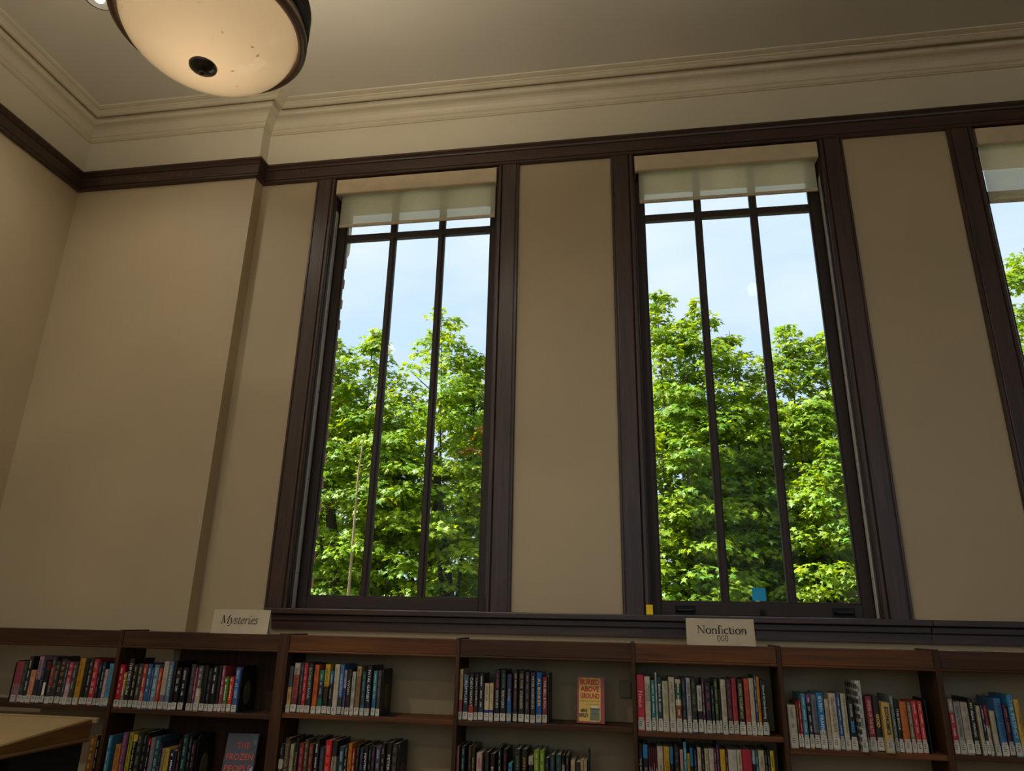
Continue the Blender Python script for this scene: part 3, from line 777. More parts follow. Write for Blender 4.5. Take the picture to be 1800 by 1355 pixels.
R2[2] = [
 (487,495,1306.7,'#17171a|.55 #c9c49e .72 #17171a','~','#8a8a8a','black with a pale patch'), (495.5,505,1297,'#50412f','DONNA LEON','#a08a6c','brown'), (505.2,512.4,1308,'#3a3430|.35 #bdb393','DONNA LEON','#8a6a4c','short stone-coloured'), (514.7,520.4,1298,'#1b1813','DONNA LEON','#b09a70','thin black'), (521.5,530,1306,'#8a3038','~','#c8708a','wine red'),
 (530.6,538,1299.5,'#5a4a34','~','#c09a60','olive brown'), (539,546.5,1307,'#7a4436','~','#c08a6a','rust brown'), (549,557,1298,'#15171a','~','#dcdcd8','black, white-lettered'), (558.7,566.7,1313,'#3a4252','~','#5a6272','short slate blue'), (567.8,579,1301,'#d8202a','~','#f09a78','bright scarlet'), (580,589,1302,'#b7ad98|.75 #26211e','COMMISSARIO','#3a3028','beige, black-topped'),
 (593,602,1312,'#1d4a58','~','#c8d8d8','dark cyan'), (602.5,608,1309,'#4a3a34|.6 #201e1e','~','#c8c4bc','thin dark brown'), (608.7,615.5,1306.7,'#d98024','~','#8a3c10','orange'), (616.6,621.7,1315,'#a8402c','~','#f0e0d0','short rust red'), (623,629,1309,'#1c1c16','~','#6a6a50','dull black'), (630,636,1314.7,'#30344a','~','#6a6e88','short grey-navy'),
 (636.5,644,1309,'#131418','RENTED GRAVE','#e8e8ea','black, white-titled'), (645,650.4,1311,'#14181e','~','#7a828a','narrow blue-black'), (650.6,656.3,1312,'#3a2a28','~','#a86a60','cocoa brown'), (658,666.4,1312,'#56506e','~','#c4c0d0','dusty violet'), (667,674.4,1306.7,'#1a1512','~','#b0a088','black, tan-lettered'), (677,686,1305,'#151212','PETER MAY','#e0dcd6','black, cream-titled'), (686.7,696.4,1307.4,'#2c2a2a','~','#8a6a64','dark grey')]
R2[3] = [
 (800.5,806,1311,'#8a6a62','~','#b04a4a','thin dusty pink'), (809.5,816,1311,'#26303a','~','#9ab0b4','dark slate'), (821.8,827.6,1311,'#34321c','~','#7a7648','dark olive'), (828,834,1311.7,'#1a1912','DAVID ROSENFELT','#c0b452','black, yellow-titled'), (836.6,846.7,1323,'#d2b8ac','~','#b03a44','short pale pink'), (851.7,858.6,1322,'#2c2a2a','HOLY','#8a8a88','dark grey'),
 (861,869.4,1324.7,'#1d1414|.3 #1d1414','BOOKED','#c8c0a8','black, cream-titled'), (875,880,1314,'#28323e','~','#c8d4e0','thin steel blue'), (884,890.4,1316.7,'#17130f','~','#b02c34','black, red-titled'), (893,900,1341.6,'#4a9ac0','K','#16384c','short light blue'), (903.4,914,1316.7,'#202a22','JOHN SANDFORD','#7a9a5c','dark green'), (916,926,1317,'#1c1612','JOHN SANDFORD','#cf9a3c','black, gold-titled'),
 (928.7,937,1330,'#15130f|.86 #cfc6b4','~','#2a2622','short black, white-capped'), (938,947,1318.8,'#7ea422','~','#c6d88a','left lime green'), (948,957,1319,'#7a9e26','~','#c2d48a','right lime green'), (957.8,965,1332,'#1c2234','~','#7a82a0','short navy'), (966,975,1326.5,'#2a4248','~','#5a7a80','left dark teal'), (977,986.6,1326.5,'#294440','~','#5a7a78','right dark teal'),
 (987.8,992.4,1327,'#c8beb8|.84 #1a1a1a','~','#5a5450','thin white, black-capped'), (994,1000,1327,'#1b2417','~','#9a9a5c','blackish green'), (1003,1011,1336.7,'#cbb48c','~','#7a5c34','short tan'), (1011.5,1019.7,1339.8,'#201c1c','~','#5a5a5a','short black'), (1020,1026,1336,'#c8b08a','~','#8a6a44','short thin tan'), (1026.2,1032,1336,'#c4aa80','~','#8a6a44','short thin buff')]
R2[4] = [
 (1121,1130,1306.6,'#17161a','THE WORLDS I SEE','#d8d4cc','black, white-titled'), (1131,1140,1309,'#131316|.82 #1c8ac8','Computers','#dcdcdc','black, blue-tabbed wide'), (1140.7,1144.6,1315,'#5c1c2c','LAPTOPS FOR SENIORS','#e6d8d8','first thin maroon'), (1144.8,1148.4,1315,'#5a1b2b','LAPTOPS FOR SENIORS','#e6d8d8','second thin maroon'), (1148.6,1152.2,1315,'#5c1c2c','ANDROID PHONES FOR SENIORS','#e6d8d8','third thin maroon'), (1152.4,1156,1315,'#581a2a','IPHONE FOR SENIORS','#e6d8d8','last thin maroon'),
 (1156.2,1167,1312,'#c9bea8','Raspberry Pi','#4a3a3a','pale beige'), (1167.8,1178.4,1312.4,'#d6c26a|.6 #d6a82c','COMPUTER','#3a3420','yellow'), (1178.6,1184.8,1313,'#16161a|.78 #1c7ab4','Zoom','#dcdcd8','black, blue-tabbed narrow'), (1186.6,1195,1312.4,'#1c1b1e','~','#7a6a70','black'), (1196.3,1202.4,1318,'#c8a8a0','~','#a06a64','dusty pink'), (1203,1208.8,1303,'#4a94ac','~','#d8e6e8','tallest pale blue'),
 (1209,1214,1324.7,'#d0ac2a','~','#5a4a14','short yellow'), (1214.2,1219.8,1315,'#131316|.76 #1474bc','Cloud Computing','#e0e0e0','black, blue-tabbed middle'), (1221,1226,1319,'#1e2a4a','~','#8a9ac0','thin navy'), (1227.4,1234,1314,'#d0c4a8','~','#8a4a3c','ivory'), (1234.5,1239,1316,'#17181c','~','#9aa0a8','thin black'), (1240,1247,1316,'#cfc69a','~','#3a3824','pale yellow'), (1247.5,1256.8,1316,'#d2c6b4','Software','#3a3432','cream, e-marked'),
 (1257,1261,1316,'#6a2c34','~','#d8b0b0','thin wine red'), (1261.2,1266,1309,'#4c2a5c','~','#a88ab4','tall purple'), (1267,1277,1317.5,'#e0a424|.55 #8a3c1c .6 #e0b024','LUCKY','#5a3a14','golden'), (1277.2,1281,1320,'#4a1c20','~','#d8b8a0','very thin maroon'), (1281.3,1297,1318,'#cfc8bc','C#','#1c1a1e','wide grey-white'), (1297.2,1306,1318,'#cdc3a0','~','#3a3424','cream, sketch-topped'), (1306.3,1323.8,1318,'#b81c38','Code','#f2d8d8','wide crimson'),
 (1324,1329.8,1319,'#15191e|.82 #9ab4b8','Ruby','#dcdcdc','black, pale-capped'), (1330,1334.6,1319,'#2c6a84','~','#d0e0e4','thin blue'), (1335,1345.8,1319,'#cfc49c','~','#4a4430','buff'), (1346,1350.8,1319,'#1c1d22','~','#c8a0b0','thin charcoal'), (1351,1355.2,1318,'#14151a','~','#b0b4b8','very thin black'), (1355.4,1363,1320,'#d8c03a','~','#4a3c14','lemon yellow')]
SHELFWORD = {(0, 1): 'upper shelf nearest the left wall', (1, 1): 'upper shelf under the Mysteries sign', (2, 1): 'upper shelf below the leftmost window', (3, 1): 'upper shelf left of the face-out paperback',
             (4, 1): 'upper shelf under the Nonfiction sign', (5, 1): 'lowered shelf right of the Nonfiction bay', (6, 1): 'upper shelf at the right edge',
             (0, 2): 'lower shelf beside the slanted stand', (1, 2): 'lower shelf under the Mysteries sign', (2, 2): 'lower shelf below the leftmost window', (3, 2): 'lower shelf under the face-out paperback', (4, 2): 'lower shelf under the Nonfiction sign'}
ORD = ['zeroth', 'first', 'second', 'third', 'fourth', 'fifth', 'sixth', 'seventh', 'eighth', 'ninth', 'tenth', 'eleventh', 'twelfth', 'thirteenth', 'fourteenth', 'fifteenth', 'sixteenth', 'seventeenth', 'eighteenth', 'nineteenth', 'twentieth',
       'twenty-first', 'twenty-second', 'twenty-third', 'twenty-fourth', 'twenty-fifth', 'twenty-sixth', 'twenty-seventh', 'twenty-eighth', 'twenty-ninth', 'thirtieth', 'thirty-first', 'thirty-second']
COVER_TEXTS = ['BURIED', 'ABOVE', 'GROUND', 'Digging up the truth', 'can be murder', 'MIKE', 'RIPLEY', 'THE', 'FROZEN', 'PEOPLE', 'WS']
alltxt = set(COVER_TEXTS)
for D in (R1, R2):
    for rows in D.values():
        for bk in rows:
            for q in bk[4].split('|'):
                if q and q not in '~#': alltxt.add(q)
text_mesh(sorted(alltxt))

def spine_zones(spec):
    parts_ = spec.split('|')
    z = [(0.0, lin(parts_[0]))]
    if len(parts_) > 1:
        tk = parts_[1].split()
        for k in range(0, len(tk), 2):
            z.append((float(tk[k]), lin(tk[k + 1])))
    return z
def book(x0, x1, zf, h, dep, yfr, spec, title, tcol, nonfic, label, rnd):
    w = x1 - x0
    t = tag(empty('book', ((x0 + x1) / 2, yfr, zf)), label, 'book', 'library books on the shelves')
    zones = spine_zones(spec)
    hw = w / 2 - 0.0004
    th = min(0.0028, w * 0.12)
    cv = MB()
    # rounded spine, cut into its printed colour zones
    seg = [(-hw, 0.004), (-hw * 0.8, 0.0012), (0, 0.0), (hw * 0.8, 0.0012), (hw, 0.004)]
    zs = [a * h for a, _ in zones] + [h]
    for q in range(len(zones)):
        for k in range(4):
            (xa, ya), (xb, yb) = seg[k], seg[k + 1]
            i0 = len(cv.v)
            cv.v += [(xa, ya, zs[q]), (xb, yb, zs[q]), (xb, yb, zs[q + 1]), (xa, ya, zs[q + 1])]
            cv.face((i0, i0 + 1, i0 + 2, i0 + 3), zones[q][1])
        for sx in (-1, 1):        # the boards carry the same jacket
            xa, xb = sorted((sx * hw, sx * (hw - th)))
            cv.box(xa, xb, 0.004, dep, zs[q], zs[q + 1], zones[q][1])
    cv.box(-hw + th, hw - th, 0.003, 0.0055, 0, h, zones[-1][1])
    cv.build('cover', 'book_cover', t)
    MB().box(-hw + th, hw - th, 0.0055, dep - 0.005, 0.003, h - 0.004).build('page_block', 'pages', t)
    # call-number label near the foot
    lb = MB()
    lw = min(hw * 0.96, 0.0125)
    z0 = 0.002 + 0.004 * rnd.random()
    white = lin(rnd.choice(['#b9b6ac', '#b0ada2', '#c2beb2']))
    dk = lin('#5a584f')
    if nonfic:
        z1 = z0 + 0.034
        lb.box(-lw, lw, -0.0007, 0.0036, z0, z1, white)
        lb.box(-lw * 0.8, lw * 0.8, -0.0009, 0.003, z1, z1 + 0.012, white)
        if lw > 0.005: ptext(lb, 'WS', lambda u_, v_: (u_, -0.0012, z1 + 0.005 + v_), dk, lw * 1.2, 0.007)
        for k in range(3): lb.box(-lw * 0.6, lw * (0.1 + 0.4 * rnd.random()), -0.0010, 0, z1 - 0.006 - 0.007 * k, z1 - 0.003 - 0.007 * k, dk)
    else:
        z1 = z0 + 0.029
        lb.box(-lw, lw, -0.0007, 0.0036, z0, z1, white)
        for k in range(2): lb.box(-lw * 0.55, lw * (0.0 + 0.5 * rnd.random()), -0.0010, 0, z1 - 0.008 - 0.007 * k, z1 - 0.005 - 0.007 * k, dk)
    lb.build('spine_label', 'book_print', t)
    # lettering down the spine
    if title:
        lt = MB()
        top, bot = h * 0.95, z1 + 0.018
        if title == '#':
            lt.box(-hw * 0.5, hw * 0.5, -0.0008, 0.001, h * 0.2, h * 0.5, lin(tcol))
        elif title == 'K':
            ptext(lt, 'K', lambda u_, v_: (u_, -0.0010, h * 0.91 + v_), lin(tcol), hw * 1.2, 0.012, False)
            for k in range(9): lt.box(-hw * 0.25, hw * 0.3 * rnd.random(), -0.0008, 0.001, h * (0.35 + 0.05 * k), h * (0.35 + 0.05 * k) + 0.005, lin(tcol))
        elif title == '~':
            z = top - 0.01 * rnd.random()
            two = hw > 0.011 and rnd.random() < 0.5
            while z > bot + 0.02:
                l = 0.012 + 0.03 * rnd.random()
                z2 = max(bot, z - l)
                zz = z
                while zz - 0.0028 > z2:     # letter-like strokes
                    s_ = hw * (0.20 + 0.16 * rnd.random())
                    if two:
                        lt.box(hw * 0.1, hw * 0.1 + s_, -0.0008, 0.001, zz - 0.0019, zz, lin(tcol)); lt.box(-hw * 0.1 - s_, -hw * 0.1, -0.0008, 0.001, zz - 0.0019, zz, lin(tcol))
                    else:
                        lt.box(-s_, s_ * 0.9, -0.0008, 0.001, zz - 0.0019, zz, lin(tcol))
                    zz -= 0.0040
                z = z2 - 0.008 - 0.01 * rnd.random()
        else:
            tt = title.split('|'); cc = tcol.split('|')
            if title in ('THE DATA|DETECTIVE', 'SPORTS WRITING|2022') and title.startswith('THE DATA'):
                for k, s_ in enumerate(tt):
                    xo = hw * (0.42 if k == 0 else -0.42)
                    ptext(lt, s_, lambda u_, v_: (xo + v_, -0.0010, (top + bot) / 2 + 0.02 - u_), lin(cc[k]), (top - bot) * 0.62, hw * 0.55)
            else:
                n_ = len(tt)
                fr0 = [0.0, 0.47][:n_] if n_ > 1 else [0.0]
                for k, s_ in enumerate(tt):
                    a = top - (top - bot) * fr0[k]
                    b_ = top - (top - bot) * (0.44 if (n_ > 1 and k == 0) else 1.0)
                    if n_ == 1 and len(s_) < 6: a, b_ = h * 0.72, h * 0.40
                    mid = (a + b_) / 2
                    ptext(lt, s_, lambda u_, v_: (v_, -0.0010, mid - u_), lin(cc[k]), (a - b_) * 0.90, hw * 0.95)
        lt.build('spine_lettering', 'book_print', t)['kind'] = 'stuff'
    return t
BOOK_DEPTH = 0.152
rb = random.Random(3)
PUSH = {(5, 12): 0.028, (5, 16): 0.020}
for row, D, SHZ in ((1, R1, SH1), (2, R2, SH2)):
    for bay, rows in D.items():
        xprev = DIV[bay][1] + 0.0006
        for k, (a, b_, yt, spec, title, tc_, words) in enumerate(rows):
            yfr = YF + 0.010 + 0.006 * rb.random() - PUSH.get((bay, k), 0) * (row == 1)
            z = SHZ[bay]
            if row == 1:
                # the x of the foot on the shelf: walk along the shelf edge
                def foot(px):
                    py = 1250.0
                    for _ in range(6):
                        p = aty(px, py, yfr)
                        py += (p.z - z) * 380
                    return aty(px, py, yfr).x
                xa, xb = foot(a), foot(b_)
            else:
                xa, xb = aty(a, 1355, yfr).x, aty(b_, 1355, yfr).x
            w0 = xb - xa
            xa = max(xa, xprev); xb = max(xb, xa + min(w0, 0.006)); xprev = xb + 0.0002
            top = aty((a + b_) / 2, yt, yfr).z
            h = max(0.12, min(top - z, 0.29))
            lab = '%s book, %s from left on %s' % (words, ORD[k + 1], SHELFWORD[(bay, row)])
            nb = book(xa, xb, z, h, BOOK_DEPTH * (0.82 if h < 0.19 else 1.0), yfr, spec, title, tc_, bay >= 4, lab, rb)

            if row == 1 and bay == 5 and k == 12:     # rows of small photographs wrap this tall jacket
                ph = MB(); hw_ = (xb - xa) / 2
                for r_ in range(9):
                    z_0 = h * (0.03 + 0.107 * r_)
                    shade = lin(rb.choice(['#2b2b2e', '#44403c', '#37424a', '#1f1f22', '#55504a']))
                    ph.box(-hw_ - 0.0006, -hw_ * 0.45, -0.0004, 0.010, z_0, z_0 + h * 0.066, shade)
                    for c_ in range(5):
                        ph.box(-hw_ - 0.0006, -hw_, 0.017 + 0.026 * c_, 0.033 + 0.026 * c_, z_0, z_0 + h * 0.066, lin(rb.choice(['#2b2b2e', '#44403c', '#1f1f22', '#3c3a36'])))
                ph.build('jacket_photographs', 'book_print', nb)

# bookends at the ends of the rows: a foot plate under the books and an upright with a pierced oval
def bookend(px, py_top, z, label, thick=0.004, depth=0.13, yo=0.02, lean=0):
    yfr = YF + yo
    x = aty(px, 1250 if z > 1.0 else 1355, yfr).x if z < 1.0 else aty(px, 1253, yfr).x
    h = min(0.25, max(0.16, aty(px, py_top, yfr).z - z))
    t = tag(empty('bookend', (x, yfr, z)), label, 'bookend', 'black metal bookends')
    r_ = 0.018
    pl = [(0, 0), (depth, 0), (depth, h - r_)] + [(depth - r_ + r_ * math.sin(a), h - r_ + r_ * math.cos(a)) for a in (1.2, 0.8, 0.4, 0.0)] + [(r_ - r_ * math.sin(a), h - r_ + r_ * math.cos(a)) for a in (0.0, 0.4, 0.8, 1.2)] + [(0, h - r_)]
    MB().prism(pl, 'x', 0, thick).build('upright_plate', 'black_enamel', t)
    MB().box(*((0, 0.02 if 'coral' in label else 0.06) if lean <= 0 else (-0.06, thick)), 0.004, depth - 0.004, 0, 0.0012).build('foot_plate', 'black_enamel', t)
    ov = [(depth / 2 + 0.030 * math.cos(a * math.pi / 10), h * 0.40 + h * 0.26 * math.sin(a * math.pi / 10)) for a in range(20)]
    md = MB(); md.prism(ov, 'x', thick, thick + 0.002)
    md.build('medallion', 'medallion', t, 0.001)
    return t
bookend(415.5, 1170, SH1[1], 'black bookend with oval medallion closing the upper row under the Mysteries sign')
bookend(667.5, 1176, SH1[2], 'black bookend with oval medallion closing the upper row below the leftmost window')
bookend(963, 1184, SH1[3], 'plain black bookend between upper row and the face-out paperback')
bookend(341, 1291, SH2[1], 'black bookend with oval medallion on lower shelf under the Mysteries sign')
bookend(697.5, 1307, SH2[2], 'black bookend with oval medallion on lower shelf below the leftmost window')
bookend(1033.5, 1322, SH2[3], 'thin black bookend closing the lower row under the face-out paperback')
bookend(8.5, 1160, SH1[0], 'black bookend at the left end of the row nearest the left wall', lean=1)
xbe = aty(1636, 1310, YF + 0.05).x
t = bookend(1636, 1228, SH1[5], 'black bookend behind the coral red books', yo=0.05)
t.location.x = xbe

# two books displayed cover-out on small wire stands
def display_book(c, w, h, th, lean, yaw, name_label, ground, panel, edge, lay, stand_label):
    t = tag(empty('book', c), name_label, 'book', 'cover-out display books')
    t.rotation_euler = (-lean, 0, yaw)
    cv = MB()
    for y0, y1 in ((0, 0.0022), (th - 0.0022, th)):
        cv.box(-w / 2, w / 2, y0, y1, 0, h, lin(ground))
    cv.box(-w / 2, -w / 2 + 0.0025, 0.0022, th - 0.0022, 0, h, lin(edge))
    cv.build('cover', 'book_cover', t)
    MB().box(-w / 2 + 0.0025, w / 2 - 0.003, 0.0022, th - 0.0022, 0.003, h - 0.003).build('page_block', 'pages', t)
    lay(t, w, h)
    s_ = tag(empty('book_stand', (c[0], c[1], c[2])), stand_label, 'stand', 'wire book stands')
    s_.rotation_euler = (0, 0, yaw)
    for i_ in (-1, 1):
        x = i_ * w * 0.28
        zl = -c[2] + c[3] if len(c) > 3 else -0.006
        MB().tube([(x, -0.010, 0.010), (x, -0.010, 0.0), (x, -0.006, -0.0035), (x, th + 0.03, -0.0035), (x, th + 0.022, 0.02), (x, th + 0.012 + 0.5 * h * math.sin(lean), h * 0.55)], 0.0016, 6).build('wire', 'dull_brass', s_)
    return t
def lay_buried(t, w, h):
    pn = MB()
    x0, x1, z0, z1 = -w * 0.43, w * 0.36, h * 0.035, h * 0.975
    r_ = 0.008
    poly = []
    for cx, cz, a0 in ((x1 - r_, z1 - r_, 0), (x0 + r_, z1 - r_, 90), (x0 + r_, z0 + r_, 180), (x1 - r_, z0 + r_, 270)):
        poly += [(cx + r_ * math.cos(math.radians(a0 + q * 30)), cz + r_ * math.sin(math.radians(a0 + q * 30))) for q in range(4)]
    pn.prism(poly, 'y', -0.0004, 0.0, lin('#d9b55c'))
    pn.build('cover_panel', 'book_print', t)
    tx = MB()
    red = lin('#b8342c'); cw = x1 - x0; cx = (x0 + x1) / 2
    def row(s_, zc, hh, ww, col, xo=0):
        v, fs = TEXTS[s_]
        lo = v.min(0); hi = v.max(0)
        k = len(tx.v)
        for p in (v - (lo + hi) / 2) / (hi - lo) * (ww, hh):
            tx.v.append((cx + xo + p[0], -0.0008, zc + p[1]))
        for f__ in fs: tx.face([k + q for q in f__], col)
    row('BURIED', h * 0.885, h * 0.13, cw * 0.90, red); row('ABOVE', h * 0.735, h * 0.13, cw * 0.88, red); row('GROUND', h * 0.585, h * 0.12, cw * 0.9, red)
    row('Digging up the truth', h * 0.475, h * 0.05, cw * 0.9, lin('#5a5a34')); row('can be murder', h * 0.405, h * 0.034, cw * 0.62, lin('#a05a44'), cw * 0.14)
    row('MIKE', h * 0.265, h * 0.075, cw * 0.30, lin('#3a3012'), -cw * 0.26); row('RIPLEY', h * 0.165, h * 0.085, cw * 0.42, lin('#3a3012'), -cw * 0.27)
    tx.build('cover_lettering', 'book_print', t)
    # the printed grey-green typewriter
    ty = MB()
    g1, g2 = lin('#6d7a5c'), lin('#4f5a44')
    ty.prism([(cx + cw * 0.0, h * 0.06), (cx + cw * 0.46, h * 0.06), (cx + cw * 0.45, h * 0.20), (cx + cw * 0.03, h * 0.20)], 'y', -0.0008, -0.0004, g1)
    ty.box(cx + cw * 0.03, cx + cw * 0.45, -0.0010, -0.0004, h * 0.20, h * 0.30, g1)
    ty.box(cx + cw * 0.02, cx + cw * 0.46, -0.0012, -0.0004, h * 0.195, h * 0.205, g2)
    ty.box(cx - cw * 0.0, cx + cw * 0.48, -0.0012, -0.0004, h * 0.30, h * 0.318, lin('#2f3428'))
    ty.box(cx + cw * 0.07, cx + cw * 0.41, -0.0012, -0.0004, h * 0.318, h * 0.375, lin('#d8cdb8'))
    ty.build('cover_picture', 'book_print', t)
z_ = SH1[3] + 0.005
p = aty(1038.3, 1270, YF + 0.055)
display_book((p.x, YF + 0.055, z_), 0.116, 0.181, 0.018, math.radians(9), math.radians(-3), 'red and yellow paperback standing face-out on the upper shelf', '#a82c28', '#d9b55c', '#e0b8a0', lay_buried, 'small brass wire stand under the red and yellow face-out paperback')
def lay_frozen(t, w, h):
    tx = MB()
    red = lin('#d8462e')
    def row(s_, zc, hh, ww, xo):
        v, fs = TEXTS[s_]
        lo = v.min(0); hi = v.max(0)
        k = len(tx.v)
        for p_ in (v - (lo + hi) / 2) / (hi - lo) * (ww, hh):
            tx.v.append((xo + p_[0], -0.0008, zc + p_[1]))
        for f__ in fs: tx.face([k + q for q in f__], red)
    row('THE', h * 0.80, h * 0.10, w * 0.42, w * 0.06); row('FROZEN', h * 0.61, h * 0.105, w * 0.86, 0.0); row('PEOPLE', h * 0.42, h * 0.105, w * 0.86, 0.0)
    tx.build('cover_lettering', 'book_print', t)
    ic = MB()
    ic.prism([(w * 0.48, h * 0.05), (w * 0.48, h * 0.46), (w * 0.40, h * 0.42), (w * 0.30, h * 0.30), (w * 0.12, h * 0.27), (w * 0.10, h * 0.18), (w * 0.30, h * 0.08)], 'y', -0.0006, 0.0, lin('#7fa6bc'))
    ic.prism([(w * 0.47, h * 0.985), (w * 0.22, h * 0.985), (w * 0.33, h * 0.88), (w * 0.47, h * 0.78)], 'y', -0.0006, 0.0, lin('#5f7682'))
    ic.box(-w * 0.42, w * 0.36, -0.0009, 0.0, h * 0.30, h * 0.306, lin('#c8c0c8'))
    ic.build('cover_picture', 'book_print', t)
p = aty(412, 1355, YF + 0.04)
display_book((p.x + 0.002, YF + 0.045, SH2[1] + 0.005), 0.138, 0.242, 0.024, math.radians(13), math.radians(10), 'dark hardback with orange-red title standing face-out on the lower shelf', '#3a333d', '#3a333d', '#2c2830', lay_frozen, 'small brass wire stand under the dark face-out hardback')

# ================================================================== shelf signs with drawn serif lettering
def bez(p0, p1, p2, p3, n_=8):
    out_ = []
    for i in range(n_ + 1):
        t = i / n_
        a, b_, c_, d_ = (1 - t) ** 3, 3 * t * (1 - t) ** 2, 3 * t * t * (1 - t), t ** 3
        out_.append((a * p0[0] + b_ * p1[0] + c_ * p2[0] + d_ * p3[0], a * p0[1] + b_ * p1[1] + c_ * p2[1] + d_ * p3[1]))
    return out_
THICK, THIN = 0.112, 0.046
def stroke(pts, w=None):
    """pen stroke: upright runs are thick, level runs thin"""
    q = []
    n_ = len(pts)
    L, R_ = [], []
    for i, (x, y) in enumerate(pts):
        a = pts[max(0, i - 1)]; b_ = pts[min(n_ - 1, i + 1)]
        dx, dy = b_[0] - a[0], b_[1] - a[1]
        l = math.hypot(dx, dy) or 1e-6
        dx, dy = dx / l, dy / l
        ww = w if w is not None else THIN + (THICK - THIN) * abs(dy) ** 1.3
        L.append((x - dy * ww / 2, y + dx * ww / 2)); R_.append((x + dy * ww / 2, y - dx * ww / 2))
    return [(L[i], L[i + 1], R_[i + 1], R_[i]) for i in range(n_ - 1)]
def ell(cx, cy, rx, ry, a0, a1, n_=20):
    return [(cx + rx * math.cos(math.radians(a0 + (a1 - a0) * i / n_)), cy + ry * math.sin(math.radians(a0 + (a1 - a0) * i / n_))) for i in range(n_ + 1)]
def dot(x, y, r_):
    e = ell(x, y, r_, r_, 0, 360, 10)
    return [((x, y), e[i], e[i + 1], e[i + 1]) for i in range(10)]
def sf(x0, x1, y):
    return stroke([(x0, y), (x1, y)], 0.034)
G = {}
G['N'] = (stroke([(.13, .64), (.62, .02)], .085) + stroke([(.14, .64), (.14, 0)], .036) + stroke([(.63, .65), (.63, 0)], .036) + sf(.02, .20, .64) + sf(.06, .22, .012) + sf(.54, .72, .64), .76)
G['o'] = (stroke(ell(.24, .205, .19, .205, 0, 360, 28)), .49)
G['n'] = (stroke([(.10, .40), (.10, 0)], .075) + stroke(bez((.11, .30), (.20, .45), (.40, .46), (.40, .27)) + [(.40, 0)]) + sf(.01, .19, .012) + sf(.31, .49, .012) + stroke([(.0, .375), (.10, .41)], .03), .52)
G['f'] = (stroke([(.12, 0), (.12, .50)] + bez((.12, .52), (.12, .66), (.20, .71), (.33, .65))[1:]) + sf(.02, .25, .40) + sf(.03, .22, .012) + dot(.31, .64, .035), .30)
G['i'] = (stroke([(.10, .41), (.10, 0)], .075) + sf(.01, .19, .012) + stroke([(.0, .375), (.10, .41)], .03) + dot(.09, .57, .045), .235)
G['c'] = (stroke(ell(.22, .205, .18, .205, 45, 315, 20)), .41)
G['t'] = (stroke([(.11, .52), (.11, .12)] + bez((.11, .12), (.11, 0), (.2, -.03), (.29, .05))[1:]) + sf(.02, .27, .40), .30)
G['0'] = (stroke(ell(.2, .3, .15, .30, 0, 360, 28), .058), .42)
G['M'] = (stroke([(.10, .64), (.10, 0)], .036) + stroke([(.10, .64), (.36, .03)], .085) + stroke([(.36, .03), (.64, .64)], .034) + stroke([(.65, .64), (.65, 0)], .08) + sf(.0, .14, .64) + sf(.02, .2, .012) + sf(.55, .75, .012) + sf(.62, .76, .64), .78)
G['y'] = (stroke(bez((.02, .40), (.12, .44), (.12, .3), (.17, .03)), .078) + stroke(bez((.37, .42), (.40, .3), (.26, .05), (.16, -.08)) + bez((.16, -.08), (.1, -.18), (.04, -.2), (-.02, -.17))[1:], .044) + dot(-.01, -.16, .032), .38)
G['s'] = (stroke(bez((.26, .35), (.22, .44), (.07, .44), (.08, .32)) + bez((.08, .32), (.08, .22), (.27, .2), (.26, .1))[1:] + bez((.26, .1), (.25, -.02), (.08, -.03), (.03, .08))[1:], .060), .315)
G['T'] = (stroke([(.12, .52), (.12, .10)] + bez((.12, .1), (.12, -.01), (.2, -.02), (.27, .06))[1:], .062) + sf(.02, .27, .40), .275)
G['e'] = (stroke(bez((.06, .2), (.2, .2), (.33, .26), (.28, .37)) + bez((.28, .37), (.2, .47), (.04, .34), (.05, .17))[1:] + bez((.05, .17), (.06, -.03), (.22, -.03), (.31, .08))[1:], .058), .34)
G['r'] = (stroke([(.12, .41), (.12, 0)], .068) + stroke(bez((.12, .25), (.17, .38), (.24, .44), (.33, .40)), .046) + stroke([(.03, .37), (.12, .41)], .03) + dot(.32, .385, .032), .33)
G['I'] = (stroke([(.10, .41), (.10, .08)] + bez((.1, .08), (.1, -.01), (.15, -.01), (.22, .06))[1:], .062) + stroke([(.02, .37), (.10, .41)], .03) + dot(.13, .58, .04), .225)
def write(mb_, s_, width, cx, cz, y, shear=0.0, track=0.0):
    total = sum(G[k][1] + track for k in s_) - track
    sc = width / total
    x = 0
    for k in s_:
        for quad in G[k][0]:
            i0 = len(mb_.v)
            for (px, pz) in quad:
                mb_.v.append((cx - width / 2 + (x + px + shear * pz) * sc, y, cz + pz * sc))
            mb_.face((i0, i0 + 1, i0 + 2, i0 + 3), None)
        x += G[k][1] + track
    return sc
def sign(px0, px1, pz0, pz1, label, lines):
    y = YF + 0.024
    a = aty(px0, pz0, y); b_ = aty(px1, pz1, y)
    w = b_.x - a.x; h = 0.106
    t = tag(empty('shelf_sign', ((a.x + b_.x) / 2, y, CT)), label, 'sign', 'white tent signs on the bookcases')
    lean = 0.012
    card = MB()
    card.prism([(0, 0), (0.0008, 0), (lean + 0.0008, h), (lean + 0.028, 0.0), (lean + 0.0288, 0), (lean + 0.0008, h + 0.0012), (lean, h + 0.0006)], 'x', -w / 2, w / 2)
    card.build('card', 'paper', t)
    tx = MB()
    for s_, wd, xo, zo, sh_, tr_ in lines:
        write(tx, s_, wd, xo, zo, 0, sh_, tr_)
    k = lean / h
    tx.v = [(x, k * z - 0.0012, z) for x, _, z in tx.v]
    tx.build('lettering', 'ink', t)
    return t
sign(369.5, 469, 1112, 1115, 'white paper tent sign reading Mysteries on the bookcase top', [('MysTerIes', 0.186, -0.008, 0.044, 0.20, 0.0)])
